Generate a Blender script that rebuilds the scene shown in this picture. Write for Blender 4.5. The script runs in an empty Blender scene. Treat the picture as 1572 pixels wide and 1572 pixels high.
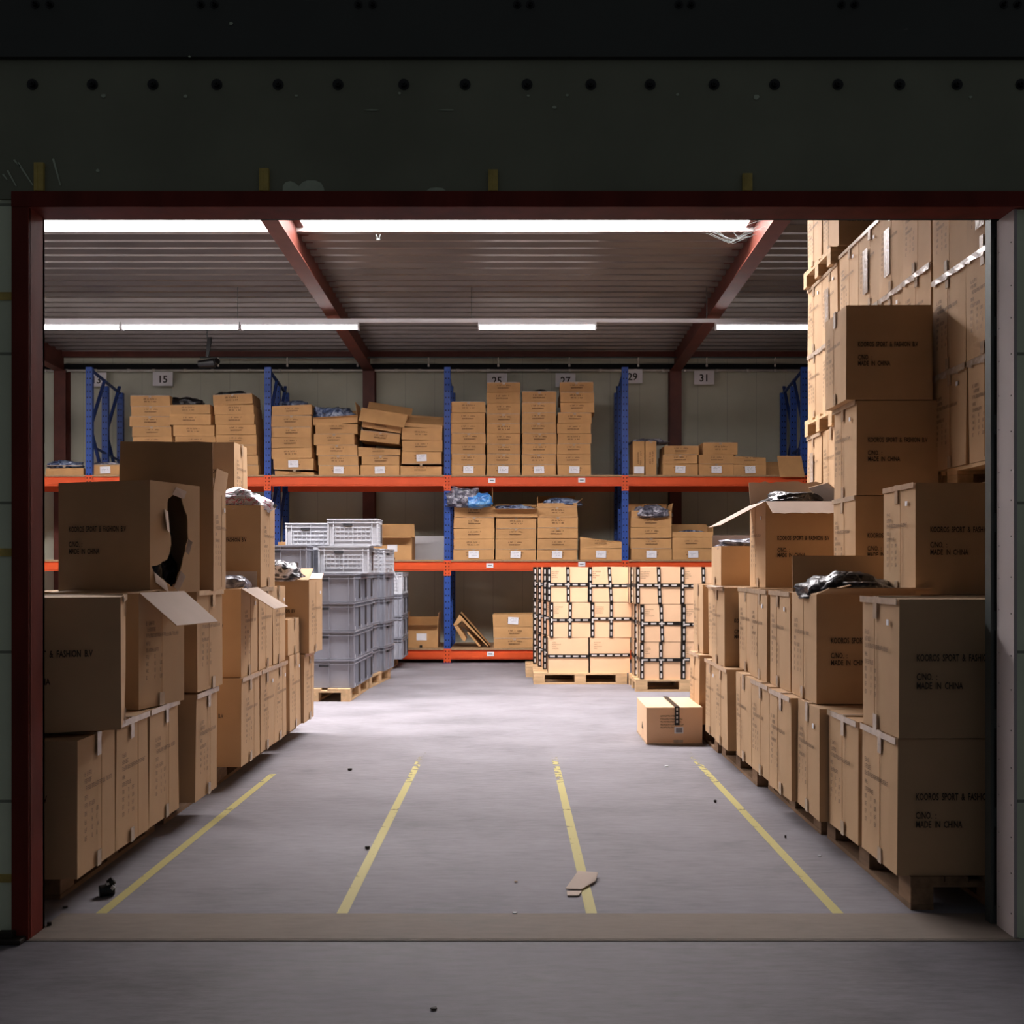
import bpy, math, random
from mathutils import Vector, Matrix, noise
R = math.radians
rnd = random.Random(7)
scene = bpy.context.scene
COL = scene.collection
F = 1572.0; CX = 793.0; CY = 872.0; CH = 1.49
def X(px, Z): return (px - CX) * Z / F
def H(py, Z): return CH + (CY - py) * Z / F

# ------------------------------------------------------------------ materials
def new_mat(name):
    m = bpy.data.materials.new(name); m.use_nodes = True
    nt = m.node_tree; b = nt.nodes['Principled BSDF']
    return m, nt, b
def lin(c): return tuple((x/255/12.92 if x/255 <= .04045 else ((x/255+.055)/1.055)**2.4) for x in c) + (1,)
def plain(name, rgb, rough=.6, metal=0, noise_amt=.12, scale=6, bump=0, spec=.5, coat=0, stretch=(1,1,1), objrand=0):
    m, nt, b = new_mat(name)
    b.inputs['Roughness'].default_value = rough
    b.inputs['Metallic'].default_value = metal
    b.inputs['Specular IOR Level'].default_value = spec
    b.inputs['Coat Weight'].default_value = coat
    tc = nt.nodes.new('ShaderNodeTexCoord'); mp = nt.nodes.new('ShaderNodeMapping')
    mp.inputs['Scale'].default_value = stretch
    nt.links.new(tc.outputs['Object'], mp.inputs[0])
    n = nt.nodes.new('ShaderNodeTexNoise'); n.inputs['Scale'].default_value = scale; n.inputs['Detail'].default_value = 5
    nt.links.new(mp.outputs[0], n.inputs[0])
    cr = nt.nodes.new('ShaderNodeValToRGB')
    c = lin(rgb)
    cr.color_ramp.elements[0].position = .3; cr.color_ramp.elements[1].position = .7
    cr.color_ramp.elements[0].color = tuple(x*(1-noise_amt) for x in c[:3])+(1,)
    cr.color_ramp.elements[1].color = tuple(min(1, x*(1+noise_amt)) for x in c[:3])+(1,)
    nt.links.new(n.outputs['Fac'], cr.inputs[0])
    out = cr.outputs[0]
    if objrand:
        oi = nt.nodes.new('ShaderNodeObjectInfo'); hs = nt.nodes.new('ShaderNodeHueSaturation')
        mr = nt.nodes.new('ShaderNodeMapRange'); mr.inputs[3].default_value = 1-objrand; mr.inputs[4].default_value = 1+objrand
        nt.links.new(oi.outputs['Random'], mr.inputs[0]); nt.links.new(mr.outputs[0], hs.inputs['Value'])
        nt.links.new(out, hs.inputs['Color']); out = hs.outputs[0]
    nt.links.new(out, b.inputs['Base Color'])
    if bump:
        bp = nt.nodes.new('ShaderNodeBump'); bp.inputs['Strength'].default_value = bump; bp.inputs['Distance'].default_value = .01
        nt.links.new(n.outputs['Fac'], bp.inputs['Height']); nt.links.new(bp.outputs[0], b.inputs['Normal'])
    return m
M = {}
M['kraft'] = plain('kraft_board', (197,163,126), .75, 0, .07, 3, .12, .3, objrand=.06)
M['kraft_in'] = plain('kraft_inner', (178,140,100), .85, 0, .07, 5, .1, .2)
M['kraft_pale'] = plain('kraft_flap_inner', (208,190,176), .8, 0, .05, 6, .1, .25)
M['kraft_shelf'] = plain('kraft_flat_carton', (200,154,102), .7, 0, .08, 5, .15, .35, objrand=.08)
M['kraft_new'] = plain('kraft_new', (244,202,162), .7, 0, .03, 3, .05, .3, objrand=.03)
M['ink'] = plain('black_ink', (44,34,27), .7, noise_amt=.3, scale=40)
M['ink2'] = plain('faded_ink', (92,70,50), .7, noise_amt=.3, scale=40)
M['ink_shelf'] = plain('brown_ink', (98,68,40), .7, noise_amt=.3, scale=60)
M['tape'] = plain('clear_tape', (188,165,140), .25, noise_amt=.15, scale=20, spec=.7)
M['tape_brown'] = plain('brown_tape', (140,108,74), .3, noise_amt=.1, scale=20)
M['tape_black'] = plain('black_tape', (22,20,20), .35, noise_amt=.1, scale=20)
M['tape_white'] = plain('white_tape_print', (215,210,205), .4, noise_amt=.05)
M['paper'] = plain('white_paper', (240,240,245), .6, noise_amt=.03, scale=20)
M['papertext'] = plain('grey_print', (120,120,125), .6)
M['steelred'] = plain('red_oxide_steel', (94,44,32), .55, noise_amt=.2, scale=5, bump=.05)
M['frame_red'] = plain('door_frame_red', (112,40,30), .6, spec=.2, noise_amt=.25, scale=8, stretch=(1,1,.3))
M['blue'] = plain('blue_paint', (42,78,158), .4, noise_amt=.06)
M['bluedark'] = plain('blue_brace_paint', (34,58,120), .45, noise_amt=.08)
M['hole'] = plain('dark_hole', (8,9,14), .9)
M['orange'] = plain('orange_paint', (226,88,40), .4, noise_amt=.06, scale=4)
M['chip'] = plain('chipboard', (168,134,98), .8, noise_amt=.12, scale=30)
M['grey'] = plain('grey_plastic', (142,144,154), .42, noise_amt=.04, spec=.5, objrand=.05)
M['greylight'] = plain('light_grey_plastic', (196,198,204), .4, noise_amt=.04, objrand=.04)
M['greydark'] = plain('dark_hole_gap_shade', (36,37,42), .6)
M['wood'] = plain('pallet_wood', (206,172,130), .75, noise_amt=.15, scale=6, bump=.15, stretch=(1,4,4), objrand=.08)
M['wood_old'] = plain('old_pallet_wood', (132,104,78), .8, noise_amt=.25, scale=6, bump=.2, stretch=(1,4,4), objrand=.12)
M['galv'] = plain('galvanised_deck', (126,118,112), .4, .45, .16, 3, .03, .4, stretch=(.3,3,1))
M['railgalv'] = plain('galvanised_rail', (86,94,92), .45, .4, noise_amt=.1)
M['black'] = plain('black_plastic', (14,14,15), .35, noise_amt=.1)
M['white'] = plain('white_enamel', (225,225,228), .4, noise_amt=.02)
M['cream'] = plain('insulated_pipe', (205,200,192), .6, noise_amt=.1, scale=8)
M['yellowstrip'] = plain('yellow_shim', (200,176,96), .7, noise_amt=.2, scale=20)
M['chipped'] = plain('bare_patch', (192,202,178), .8, noise_amt=.15, scale=10)
M['sign'] = plain('sign_plastic', (226,222,224), .5, noise_amt=.05)
def emit(name, rgb, s):
    m, nt, b = new_mat(name)
    b.inputs['Base Color'].default_value = (.8,.8,.8,1)
    b.inputs['Emission Color'].default_value = rgb + (1,)
    b.inputs['Emission Strength'].default_value = s
    return m
M['sky'] = emit('skylight_daylight', (1,.955,.97), 29.0)
M['tube'] = emit('fluorescent_tube', (1,.95,.96), 13.0)

def bagmat(name, stops, rough=.3, scale=9, bump=.45, coat=.35):
    m, nt, b = new_mat(name)
    tc = nt.nodes.new('ShaderNodeTexCoord'); n = nt.nodes.new('ShaderNodeTexNoise')
    n.inputs['Scale'].default_value = scale; n.inputs['Detail'].default_value = 3; n.inputs['Distortion'].default_value = 1.5
    nt.links.new(tc.outputs['Object'], n.inputs[0])
    cr = nt.nodes.new('ShaderNodeValToRGB'); e = cr.color_ramp.elements
    cr.color_ramp.interpolation = 'LINEAR'
    e[0].position = stops[0][0]; e[0].color = lin(stops[0][1]); e[1].position = stops[-1][0]; e[1].color = lin(stops[-1][1])
    for p, c in stops[1:-1]: x = e.new(p); x.color = lin(c)
    nt.links.new(n.outputs['Fac'], cr.inputs[0]); nt.links.new(cr.outputs[0], b.inputs['Base Color'])
    b.inputs['Roughness'].default_value = rough; b.inputs['Coat Weight'].default_value = coat; b.inputs['Coat Roughness'].default_value = .18
    n2 = nt.nodes.new('ShaderNodeTexVoronoi'); n2.inputs['Scale'].default_value = 22; n2.feature = 'DISTANCE_TO_EDGE'
    nt.links.new(tc.outputs['Object'], n2.inputs[0])
    bp = nt.nodes.new('ShaderNodeBump'); bp.inputs['Strength'].default_value = bump; bp.inputs['Distance'].default_value = .015
    nt.links.new(n2.outputs['Distance'], bp.inputs['Height']); nt.links.new(bp.outputs[0], b.inputs['Normal'])
    nt.links.new(bp.outputs[0], b.inputs['Coat Normal'])
    return m
M['bag_black'] = bagmat('black_bag', [(.35,(14,14,16)),(.6,(30,30,34)),(.75,(90,90,98))])
M['bag_grey'] = bagmat('grey_clear_bag', [(.3,(30,30,38)),(.5,(105,105,120)),(.68,(190,188,198))])
M['bag_blue'] = bagmat('blue_clear_bag', [(.3,(18,24,42)),(.46,(60,80,120)),(.6,(150,165,190))])
M['bag_bluebright'] = bagmat('bright_blue_garment', [(.3,(30,90,170)),(.5,(60,140,215)),(.72,(150,200,235))], scale=5)
M['bag_pink'] = bagmat('white_bag_pink_print', [(.33,(30,30,34)),(.44,(220,215,222)),(.55,(232,228,232)),(.6,(205,50,95)),(.66,(225,220,226)),(.74,(40,40,44))], scale=14)
M['bag_white'] = bagmat('white_bag_dark_garment', [(.35,(30,30,36)),(.5,(60,60,66)),(.58,(215,212,218)),(.75,(228,225,230))], scale=7)
M['film'] = bagmat('glossy_film', [(.35,(170,150,128)),(.55,(186,166,146)),(.7,(206,198,196))], rough=.3, scale=12, bump=.15, coat=.3)

def concrete(name, rgb, dirt=.28, rough=.55):
    m, nt, b = new_mat(name)
    tc = nt.nodes.new('ShaderNodeTexCoord')
    mp = nt.nodes.new('ShaderNodeMapping'); mp.inputs['Scale'].default_value = (.8, 1.3, 1)
    nt.links.new(tc.outputs['Object'], mp.inputs[0])
    n1 = nt.nodes.new('ShaderNodeTexNoise'); n1.inputs['Scale'].default_value = 1.5; n1.inputs['Detail'].default_value = 8; n1.inputs['Roughness'].default_value = .62
    n2 = nt.nodes.new('ShaderNodeTexNoise'); n2.inputs['Scale'].default_value = 14; n2.inputs['Detail'].default_value = 8; n2.inputs['Roughness'].default_value = .7
    mp2 = nt.nodes.new('ShaderNodeMapping'); mp2.inputs['Scale'].default_value = (.5, 2.2, 1); mp2.inputs['Rotation'].default_value = (0,0,.15)
    nt.links.new(tc.outputs['Object'], mp2.inputs[0]); nt.links.new(mp.outputs[0], n1.inputs[0]); nt.links.new(mp2.outputs[0], n2.inputs[0])
    mx = nt.nodes.new('ShaderNodeMix'); mx.data_type = 'FLOAT'; mx.inputs[0].default_value = .4
    nt.links.new(n1.outputs['Fac'], mx.inputs[2]); nt.links.new(n2.outputs['Fac'], mx.inputs[3])
    cr = nt.nodes.new('ShaderNodeValToRGB'); c = lin(rgb)
    e = cr.color_ramp.elements
    e[0].position = .34; e[0].color = tuple(x*(1-dirt) for x in c[:3])+(1,)
    e[1].position = .66; e[1].color = tuple(min(1,x*(1+dirt*.7)) for x in c[:3])+(1,)
    k = e.new(.5); k.color = (c[0], c[1]*.985, c[2]*.99, 1)
    nt.links.new(mx.outputs[0], cr.inputs[0]); nt.links.new(cr.outputs[0], b.inputs['Base Color'])
    rr = nt.nodes.new('ShaderNodeMapRange'); rr.inputs[3].default_value = rough-.15; rr.inputs[4].default_value = rough+.2
    nt.links.new(n1.outputs['Fac'], rr.inputs[0]); nt.links.new(rr.outputs[0], b.inputs['Roughness'])
    bp = nt.nodes.new('ShaderNodeBump'); bp.inputs['Strength'].default_value = .08; bp.inputs['Distance'].default_value = .01
    nt.links.new(n2.outputs['Fac'], bp.inputs['Height']); nt.links.new(bp.outputs[0], b.inputs['Normal'])
    return m
M['floor'] = concrete('floor_concrete', (134,131,136),.36,.72)
M['threshold'] = concrete('threshold_concrete', (136,124,113), .26,.75)

def seamed(name, rgb, axis, period, off, width=.012, dark=.45, rough=.7, namt=.1):
    m = plain(name, rgb, rough, noise_amt=namt, scale=1.5); nt = m.node_tree; b = nt.nodes['Principled BSDF']
    src = b.inputs['Base Color'].links[0].from_socket
    g = nt.nodes.new('ShaderNodeNewGeometry'); s = nt.nodes.new('ShaderNodeSeparateXYZ'); nt.links.new(g.outputs['Position'], s.inputs[0])
    a = nt.nodes.new('ShaderNodeMath'); a.operation = 'SUBTRACT'; a.inputs[1].default_value = off; nt.links.new(s.outputs[axis], a.inputs[0])
    d = nt.nodes.new('ShaderNodeMath'); d.operation = 'PINGPONG'; d.inputs[1].default_value = period/2; nt.links.new(a.outputs[0], d.inputs[0])
    l = nt.nodes.new('ShaderNodeMath'); l.operation = 'LESS_THAN'; l.inputs[1].default_value = width/2; nt.links.new(d.outputs[0], l.inputs[0])
    mx = nt.nodes.new('ShaderNodeMix'); mx.data_type = 'RGBA'
    nt.links.new(l.outputs[0], mx.inputs[0]); nt.links.new(src, mx.inputs[6])
    c = lin(rgb); mx.inputs[7].default_value = tuple(x*dark for x in c[:3])+(1,)
    nt.links.new(mx.outputs[2], b.inputs['Base Color'])
    return m
M['wall_back'] = seamed('sandwich_panel_wall', (190,190,172), 'X', .5, .1, .012, .8, .6, .08)
M['wall_side'] = seamed('side_wall_panel', (84,80,72), 'Y', 1.0, .1, .012, .8)
M['wall_green'] = seamed('pale_green_block', (228,236,206), 'Z', .6, CH-.2415*0+.262, .012, .35, .8, .12)
M['fascia'] = plain('dark_green_fascia', (132,134,114), .6, noise_amt=.12, scale=2, spec=.3)
M['fascia2'] = plain('dark_steel_beam', (72,74,70), .55, noise_amt=.1, scale=2, spec=.3)
M['plaster'] = plain('plasterboard', (196,186,184), .7, noise_amt=.05, scale=3)
# worn yellow floor paint
def yellow():
    m, nt, b = new_mat('worn_yellow_paint')
    b.inputs['Base Color'].default_value = lin((206,194,122)); b.inputs['Roughness'].default_value = .6
    tc = nt.nodes.new('ShaderNodeTexCoord'); n = nt.nodes.new('ShaderNodeTexNoise'); n.inputs['Scale'].default_value = 16; n.inputs['Detail'].default_value = 8
    nt.links.new(tc.outputs['Object'], n.inputs[0])
    n2 = nt.nodes.new('ShaderNodeTexNoise'); n2.inputs['Scale'].default_value = 3; nt.links.new(tc.outputs['Object'], n2.inputs[0])
    s = nt.nodes.new('ShaderNodeSeparateXYZ'); nt.links.new(tc.outputs['Object'], s.inputs[0])
    mr = nt.nodes.new('ShaderNodeMapRange'); mr.inputs[1].default_value = 2.6; mr.inputs[2].default_value = 4.3; mr.inputs[3].default_value = .36; mr.inputs[4].default_value = .66
    nt.links.new(s.outputs['Y'], mr.inputs[0])
    ad = nt.nodes.new('ShaderNodeMix'); ad.data_type='FLOAT'; ad.inputs[0].default_value = .35
    nt.links.new(n.outputs['Fac'], ad.inputs[2]); nt.links.new(n2.outputs['Fac'], ad.inputs[3])
    g = nt.nodes.new('ShaderNodeMath'); g.operation = 'SUBTRACT'; nt.links.new(ad.outputs[0], g.inputs[0]); nt.links.new(mr.outputs[0], g.inputs[1])
    m2 = nt.nodes.new('ShaderNodeMapRange'); m2.inputs[1].default_value = -.02; m2.inputs[2].default_value = .05; m2.inputs[4].default_value = .85
    nt.links.new(g.outputs[0], m2.inputs[0]); nt.links.new(m2.outputs[0], b.inputs['Alpha'])
    return m
M['yellow'] = yellow()

# ------------------------------------------------------------------ mesh helpers
class MB:
    def __init__(s): s.v = []; s.f = []; s.m = []
    def quad(s, a, b, c, d, mi=0):
        i = len(s.v); s.v += [tuple(a), tuple(b), tuple(c), tuple(d)]; s.f.append((i,i+1,i+2,i+3)); s.m.append(mi)
    def box(s, x0, y0, z0, x1, y1, z1, mi=0, mat=None):
        i = len(s.v)
        p = [Vector(q) for q in ((x0,y0,z0),(x1,y0,z0),(x1,y1,z0),(x0,y1,z0),(x0,y0,z1),(x1,y0,z1),(x1,y1,z1),(x0,y1,z1))]
        if mat: p = [mat @ q for q in p]
        s.v += [tuple(q) for q in p]
        for f in ((0,3,2,1),(4,5,6,7),(0,1,5,4),(1,2,6,5),(2,3,7,6),(3,0,4,7)):
            s.f.append(tuple(i+k for k in f)); s.m.append(mi)
        return s
    def bar(s, a, b, w, t, mi=0, up=Vector((0,0,1))):
        a = Vector(a); b = Vector(b); d = (b-a); L = d.length; d.normalize()
        u = Vector(up); sx = d.cross(u)
        if sx.length < 1e-4: sx = d.cross(Vector((0,1,0)))
        sx.normalize(); u = sx.cross(d)
        m = Matrix((sx, d, u)).transposed().to_4x4(); m.translation = a
        s.box(-w/2, 0, -t/2, w/2, L, t/2, mi, m); return s
    def cyl(s, a, b, r, n=10, mi=0, r2=None):
        a = Vector(a); b = Vector(b); d = (b-a).normalized(); r2 = r if r2 is None else r2
        u = d.orthogonal().normalized(); w = d.cross(u); i = len(s.v)
        for k in range(n):
            t = 2*math.pi*k/n; o = u*math.cos(t)+w*math.sin(t)
            s.v.append(tuple(a+o*r)); s.v.append(tuple(b+o*r2))
        for k in range(n):
            j = (k+1) % n; s.f.append((i+2*k, i+2*j, i+2*j+1, i+2*k+1)); s.m.append(mi)
        s.f.append(tuple(i+2*k for k in range(n))[::-1]); s.m.append(mi)
        s.f.append(tuple(i+2*k+1 for k in range(n))); s.m.append(mi); return s
    def prism(s, pts, off, mi=0):      # polygon (list of 3D points) extruded by vector off
        i = len(s.v); n = len(pts); off = Vector(off)
        s.v += [tuple(p) for p in pts] + [tuple(Vector(p)+off) for p in pts]
        s.f.append(tuple(range(i, i+n))); s.m.append(mi)
        s.f.append(tuple(range(i+2*n-1, i+n-1, -1))); s.m.append(mi)
        for k in range(n):
            j = (k+1) % n; s.f.append((i+k, i+n+k, i+n+j, i+j)); s.m.append(mi)
        return s
    def mesh(s, name, mats, smooth=False):
        me = bpy.data.meshes.new(name); me.from_pydata(s.v, [], s.f)
        for m in (mats if isinstance(mats, (list, tuple)) else [mats]): me.materials.append(m)
        for p, k in zip(me.polygons, s.m): p.material_index = k; p.use_smooth = smooth
        me.update(); return me
def link(name, me, parent=None, loc=None, rot=None):
    o = bpy.data.objects.new(name, me); COL.objects.link(o)
    if parent: o.parent = parent
    if loc: o.location = loc
    if rot: o.rotation_euler = rot
    return o
def build(mb, name, mats, parent=None, loc=None, bevel=0, smooth=False):
    o = link(name, mb.mesh(name, mats, smooth), parent, loc)
    if bevel:
        b = o.modifiers.new('b', 'BEVEL'); b.width = bevel; b.segments = 2; b.limit_method = 'ANGLE'
    return o
def thing(name, label, cat, loc=(0,0,0), yaw=0, group=None, rot=None):
    o = bpy.data.objects.new(name, None); COL.objects.link(o); o.empty_display_size = .1
    o.location = loc; o.rotation_euler = rot if rot else (0, 0, yaw); return tag(o, label, cat, group)
def tag(o, label, cat, group=None):
    o['label'] = label; o['category'] = cat
    if group: o['group'] = group
    return o
def struct(o): o['kind'] = 'structure'; return o
def copy_tree(o, parent=None):
    c = o.copy(); COL.objects.link(c)
    if parent: c.parent = parent
    for ch in list(o.children): copy_tree(ch, c)
    return c

# text: real lettering, facing -Y, origin at left of baseline
def text_mesh(body, size, mat, xs=1.0, align='LEFT', extr=.0):
    cu = bpy.data.curves.new('t', 'FONT'); cu.body = body; cu.size = size; cu.align_x = align; cu.extrude = extr
    cu.offset = size*.018; cu.space_line = .95; cu.resolution_u = 2
    ob = bpy.data.objects.new('t', cu); COL.objects.link(ob)
    dg = bpy.context.evaluated_depsgraph_get()
    me = bpy.data.meshes.new_from_object(ob.evaluated_get(dg))
    bpy.data.objects.remove(ob)
    me.transform(Matrix.Rotation(math.pi/2, 4, 'X') @ Matrix.Scale(xs, 4, (1,0,0)))
    me.materials.clear(); me.materials.append(mat); return me
def glyph(mb, x, z, w, h, r, t=.0028):
    k = r.randrange(6); y = 0
    def st(a, b, c, d): mb.quad((x+a*w, y, z+b*h), (x+c*w, y, z+b*h), (x+c*w, y, z+d*h), (x+a*w, y, z+d*h))
    tw = t/w; th = t/h
    st(0, 0, tw, 1)
    if k in (0,2,4): st(0, 1-th, 1, 1)
    if k in (0,1,3): st(0, 0, 1, th)
    if k in (0,2,3,5): st(0, .5-th/2, .85, .5+th/2)
    if k in (1,4,5): st(1-tw, 0, 1, 1)
def fine_print(seed):
    r = random.Random(seed); mb = MB()
    def line(x, z, n, h=.02, w=.0095, p=.0125):
        for i in range(n):
            if r.random() < .1: continue
            glyph(mb, x+i*p, z, w, h, r)
    line(-.16, .30, 6); line(-.16, .268, 7); line(-.16, .236, 24)
    line(-.16, .195, 3); line(-.16, .160, 9)
    for q in range(4):
        line(-.16, .125-.036*q, 2); line(-.085, .125-.036*q, 1); line(-.035, .125-.036*q, 2)
    return mb.mesh('fine_print', M['ink2'])
FINE = [fine_print(i) for i in range(3)]
STEN1 = text_mesh('KOOROS  SPORT  &  FASHION  B.V', .043, M['ink'], .56)
STEN2 = text_mesh('C/NO.  :\nMADE  IN  CHINA', .041, M['ink'], .62)
def shelf_print():
    out = []
    for s in range(3):
        r = random.Random(s+50); mb = MB()
        for i in range(15):
            if r.random() < .75: glyph(mb, -.105+i*.0145, .018, .011, .014+r.random()*.008, r, .0035)
        for i in range(13):
            if r.random() < .9: glyph(mb, -.095+i*.0145, -.022, .011, .018, r, .004)
        out.append(mb.mesh('carton_print', M['ink_shelf']))
    return out
SPRINT = shelf_print()

# ------------------------------------------------------------------ cardboard boxes
def body_closed(w, d, h, r, bulge=.006, jit=.005, mats=None, crush=0):
    """closed carton with gently bulging panels and imperfect corners"""
    n = 5; mb = MB()
    cj = {}
    for sx in (0,1):
        for sy in (0,1):
            for sz in (0,1):
                cj[(sx,sy,sz)] = Vector((r.uniform(-jit,jit), r.uniform(-jit,jit), 0 if sz == 0 else r.uniform(-jit,0) - (crush*h*r.random()*.6 if crush else 0)))
    def P(u, v, t):   # unit cube -> warped
        p = Vector(((u-.5)*w, (v-.5)*d, t*h)); q = Vector((0,0,0))
        for (a,b,c), j in cj.items():
            q += j * ((u if a else 1-u)*(v if b else 1-v)*(t if c else 1-t))
        return p+q
    faces = [(lambda a,b: (a,0,b), (0,-1,0)), (lambda a,b: (1,a,b), (1,0,0)), (lambda a,b: (1-a,1,b), (0,1,0)),
             (lambda a,b: (0,1-a,b), (-1,0,0)), (lambda a,b: (a,b,1), (0,0,1)), (lambda a,b: (a,1-b,0), (0,0,0))]
    for fn, nr in faces:
        amp = bulge*r.uniform(-.6,1.2) - (crush*.03*r.random() if crush else 0); nr = Vector(nr); base = len(mb.v)
        for j in range(n+1):
            for i in range(n+1):
                a = i/n; b = j/n; u,v,t = fn(a,b)
                p = P(u,v,t) + nr*amp*(16*a*(1-a)*b*(1-b))**.7
                if crush and nr.length: p += nr*crush*.02*noise.noise(Vector((a*3,b*2,r.random()*.1)))*(4*a*(1-a))*(4*b*(1-b))
                mb.v.append(tuple(p))
        for j in range(n):
            for i in range(n):
                k = base+j*(n+1)+i; mb.f.append((k,k+1,k+n+2,k+n+1)); mb.m.append(0)
    return mb
def flap_mb(L, length, t=.005, torn=None, r=None):
    """flap: hinge along x from 0..L at z 0, rising +z by length, thickness along y; ragged=torn"""
    pts = [(0,0,0),(L,0,0)]
    if torn:
        k = 14
        pts += [(L-.004,0,length)]
        pts += [(L*(1-i/k)+ (0), 0, length + r.uniform(-torn,torn)) for i in range(1,k)]
        pts += [(.004,0,length)]
    else: pts += [(L-.006,0,length),(.006,0,length)]
    return MB().prism(pts, (0,t,0))
def big_box(side, x0, y0, z0, w=.57, d=.46, h=.6, yaw=0, label='', group=None, front=True, fine=True, flaps=None, tapes=True,
            seed=None, open_=False, tag_=True, hole=False, jit=.005, roll=0, brown=False, flapmat='kraft_pale', marks=True):
    r = random.Random(seed if seed is not None else int(abs(x0*977+y0*131+z0*31)*10))
    px = -w/2 if side == 'R' else w/2
    c, s = math.cos(R(yaw)), math.sin(R(yaw))
    off = Vector((px*c + d/2*s, px*s - d/2*c, 0))
    loc = Vector((x0, y0, z0)) - off
    t = thing('cardboard_box', label, 'box', loc, 0, group, rot=(0, R(roll), R(yaw)))
    if open_:
        th = .006; mb = MB()
        mb.box(-w/2,-d/2,0, w/2,d/2,th)
        mb.box(-w/2,-d/2,th, w/2,-d/2+th,h); mb.box(-w/2,d/2-th,th, w/2,d/2,h)
        if hole:
            # torn side on the aisle (+x) face: ring between the rectangle and a ragged hole
            import bmesh
            bm = bmesh.new()
            hp = [(.35,.86),(.45,.91),(.62,.88),(.74,.72),(.76,.5),(.70,.38),(.6,.2),(.5,.07),(.40,.045),(.30,.09),(.1,.17),(.02,.235),(.2,.26),(.33,.3),(.41,.44),(.37,.56),(.33,.72)]
            ys = lambda a: -d/2+th+a*(d-2*th)
            outer = [bm.verts.new((w/2-.003, ys(a), th+b*(h-th))) for a,b in ((0,0),(1,0),(1,1),(0,1))]
            inner = []
            for i,(a,b) in enumerate(hp):
                a2,b2 = hp[(i+1)%len(hp)]
                inner.append(bm.verts.new((w/2-.003, ys(a), th+b*(h-th))))
                for q in (.33,.66):
                    aa=a+(a2-a)*q+r.uniform(-.018,.018); bb=b+(b2-b)*q+r.uniform(-.012,.012)
                    inner.append(bm.verts.new((w/2-.003, ys(max(.01,aa)), th+max(.01,bb)*(h-th))))
            es = []
            for loop in (outer, inner):
                for i in range(len(loop)): es.append(bm.edges.new((loop[i], loop[(i+1)%len(loop)])))
            bmesh.ops.triangle_fill(bm, use_beauty=True, edges=es)
            bmesh.ops.recalc_face_normals(bm, faces=bm.faces)
            me = bpy.data.meshes.new('torn_panel'); bm.to_mesh(me); bm.free(); me.materials.append(M['kraft'])
            o = link('torn_side_panel', me, t); o['label'] = 'side panel with a large ragged torn hole'
            sm = o.modifiers.new('s','SOLIDIFY'); sm.thickness = .006; sm.offset = 0
            # peeled paper lips round the hole
            lip = MB()
            for (a,b,a2,b2,da,db) in ((.42,.90,.66,.87,.03,.07),(.37,.55,.33,.74,-.10,.02),(.30,.09,.06,.19,-.0,-.09),(.6,.2,.46,.055,.05,-.05),(.76,.5,.70,.38,.035,-.03)):
                p1=Vector((w/2+.002,ys(a),h*b)); p2=Vector((w/2+.002,ys(a2),h*b2)); q1=Vector((w/2+.018,ys(a+da),h*(b+db))); q2=Vector((w/2+.012,ys(a2+da),h*(b2+db)))
                lip.prism([p1,p2,q2,q1],(.002,0,0))
            lp = build(lip,'peeled_paper',M['kraft_pale'],t); lp['label']='pale peeled paper edges of the hole'
            mb.box(-w/2,-d/2+th,th, -w/2+th,d/2-th,h)
            # closed top
            mb.box(-w/2,-d/2,h, w/2,d/2,h+.005)
        else:
            mb.box(-w/2,-d/2+th,th, -w/2+th,d/2-th,h); mb.box(w/2-th,-d/2+th,th, w/2,d/2-th,h)
        build(mb, 'body', M['kraft'], t)
    else:
        build(body_closed(w,d,h,r,jit=jit), 'body', M['kraft'], t, bevel=0)
    e = .0045 + .006
    if front:
        a = .075*w/.57
        o = link('printed_text', STEN1, t, (-w/2+a, -d/2-e, h*.555)); o['label'] = 'black stencilled text'
        link('printed_text', STEN2, t, (-w/2+a, -d/2-e, h*.42))
    sx = -1 if side == 'R' else 1
    if fine:
        o = link('fine_print', FINE[r.randrange(3)], t, (sx*(w/2+e), 0, h*.22), (0,0, R(-90) if side == 'R' else R(90)))
    if marks and fine:
        # manufacturer joint down the aisle panel plus a small sticker
        mb = MB(); yy = r.uniform(-.05,.05)
        xx = sx*(w/2+e-.002)
        mb.box(min(xx,xx+sx*.002), yy-.002, .02, max(xx,xx+sx*.002), yy+.002, h-.02)
        build(mb,'panel_seam',M['kraft_in'],t)
        mb = MB(); yy = -d/2+.1 if side=='L' else d/2-.1
        yy = d*.28*(1 if side=='L' else -1)
        mb.box(min(xx,xx+sx*.003), yy-.014, h*.80, max(xx,xx+sx*.003), yy+.014, h*.80+.026)
        if r.random() < .55: build(mb,'sticker',M['paper'],t)
    if tapes:
        xx = sx*(w/2+e); xa, xb = sorted((xx-sx*.0035, xx))
        yy = r.uniform(-.04,.04)
        strips = []
        if not open_:
            m1_ = MB(); m1_.box(xa, yy-.022, h-.10, xb, yy+.022, h+.0045); m1_.box(-w/2, yy-.022, h-.002, w/2, yy+.022, h+.0045); build(m1_,'top_tape',M['tape'],t)
            if r.random() < .8: strips.append((-d/2, h-.028, d/2, h+.001))
        y2 = yy
        build(MB().box(xa, y2-.022, .0, xb, y2+.022, .07),'bottom_tape',M['tape'],t)
        for (ya,za,yb,zb) in strips: build(MB().box(xa+.0005*sx,ya,za,xb+.0005*sx,yb,zb),'edge_tape',M['tape'],t)
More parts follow.
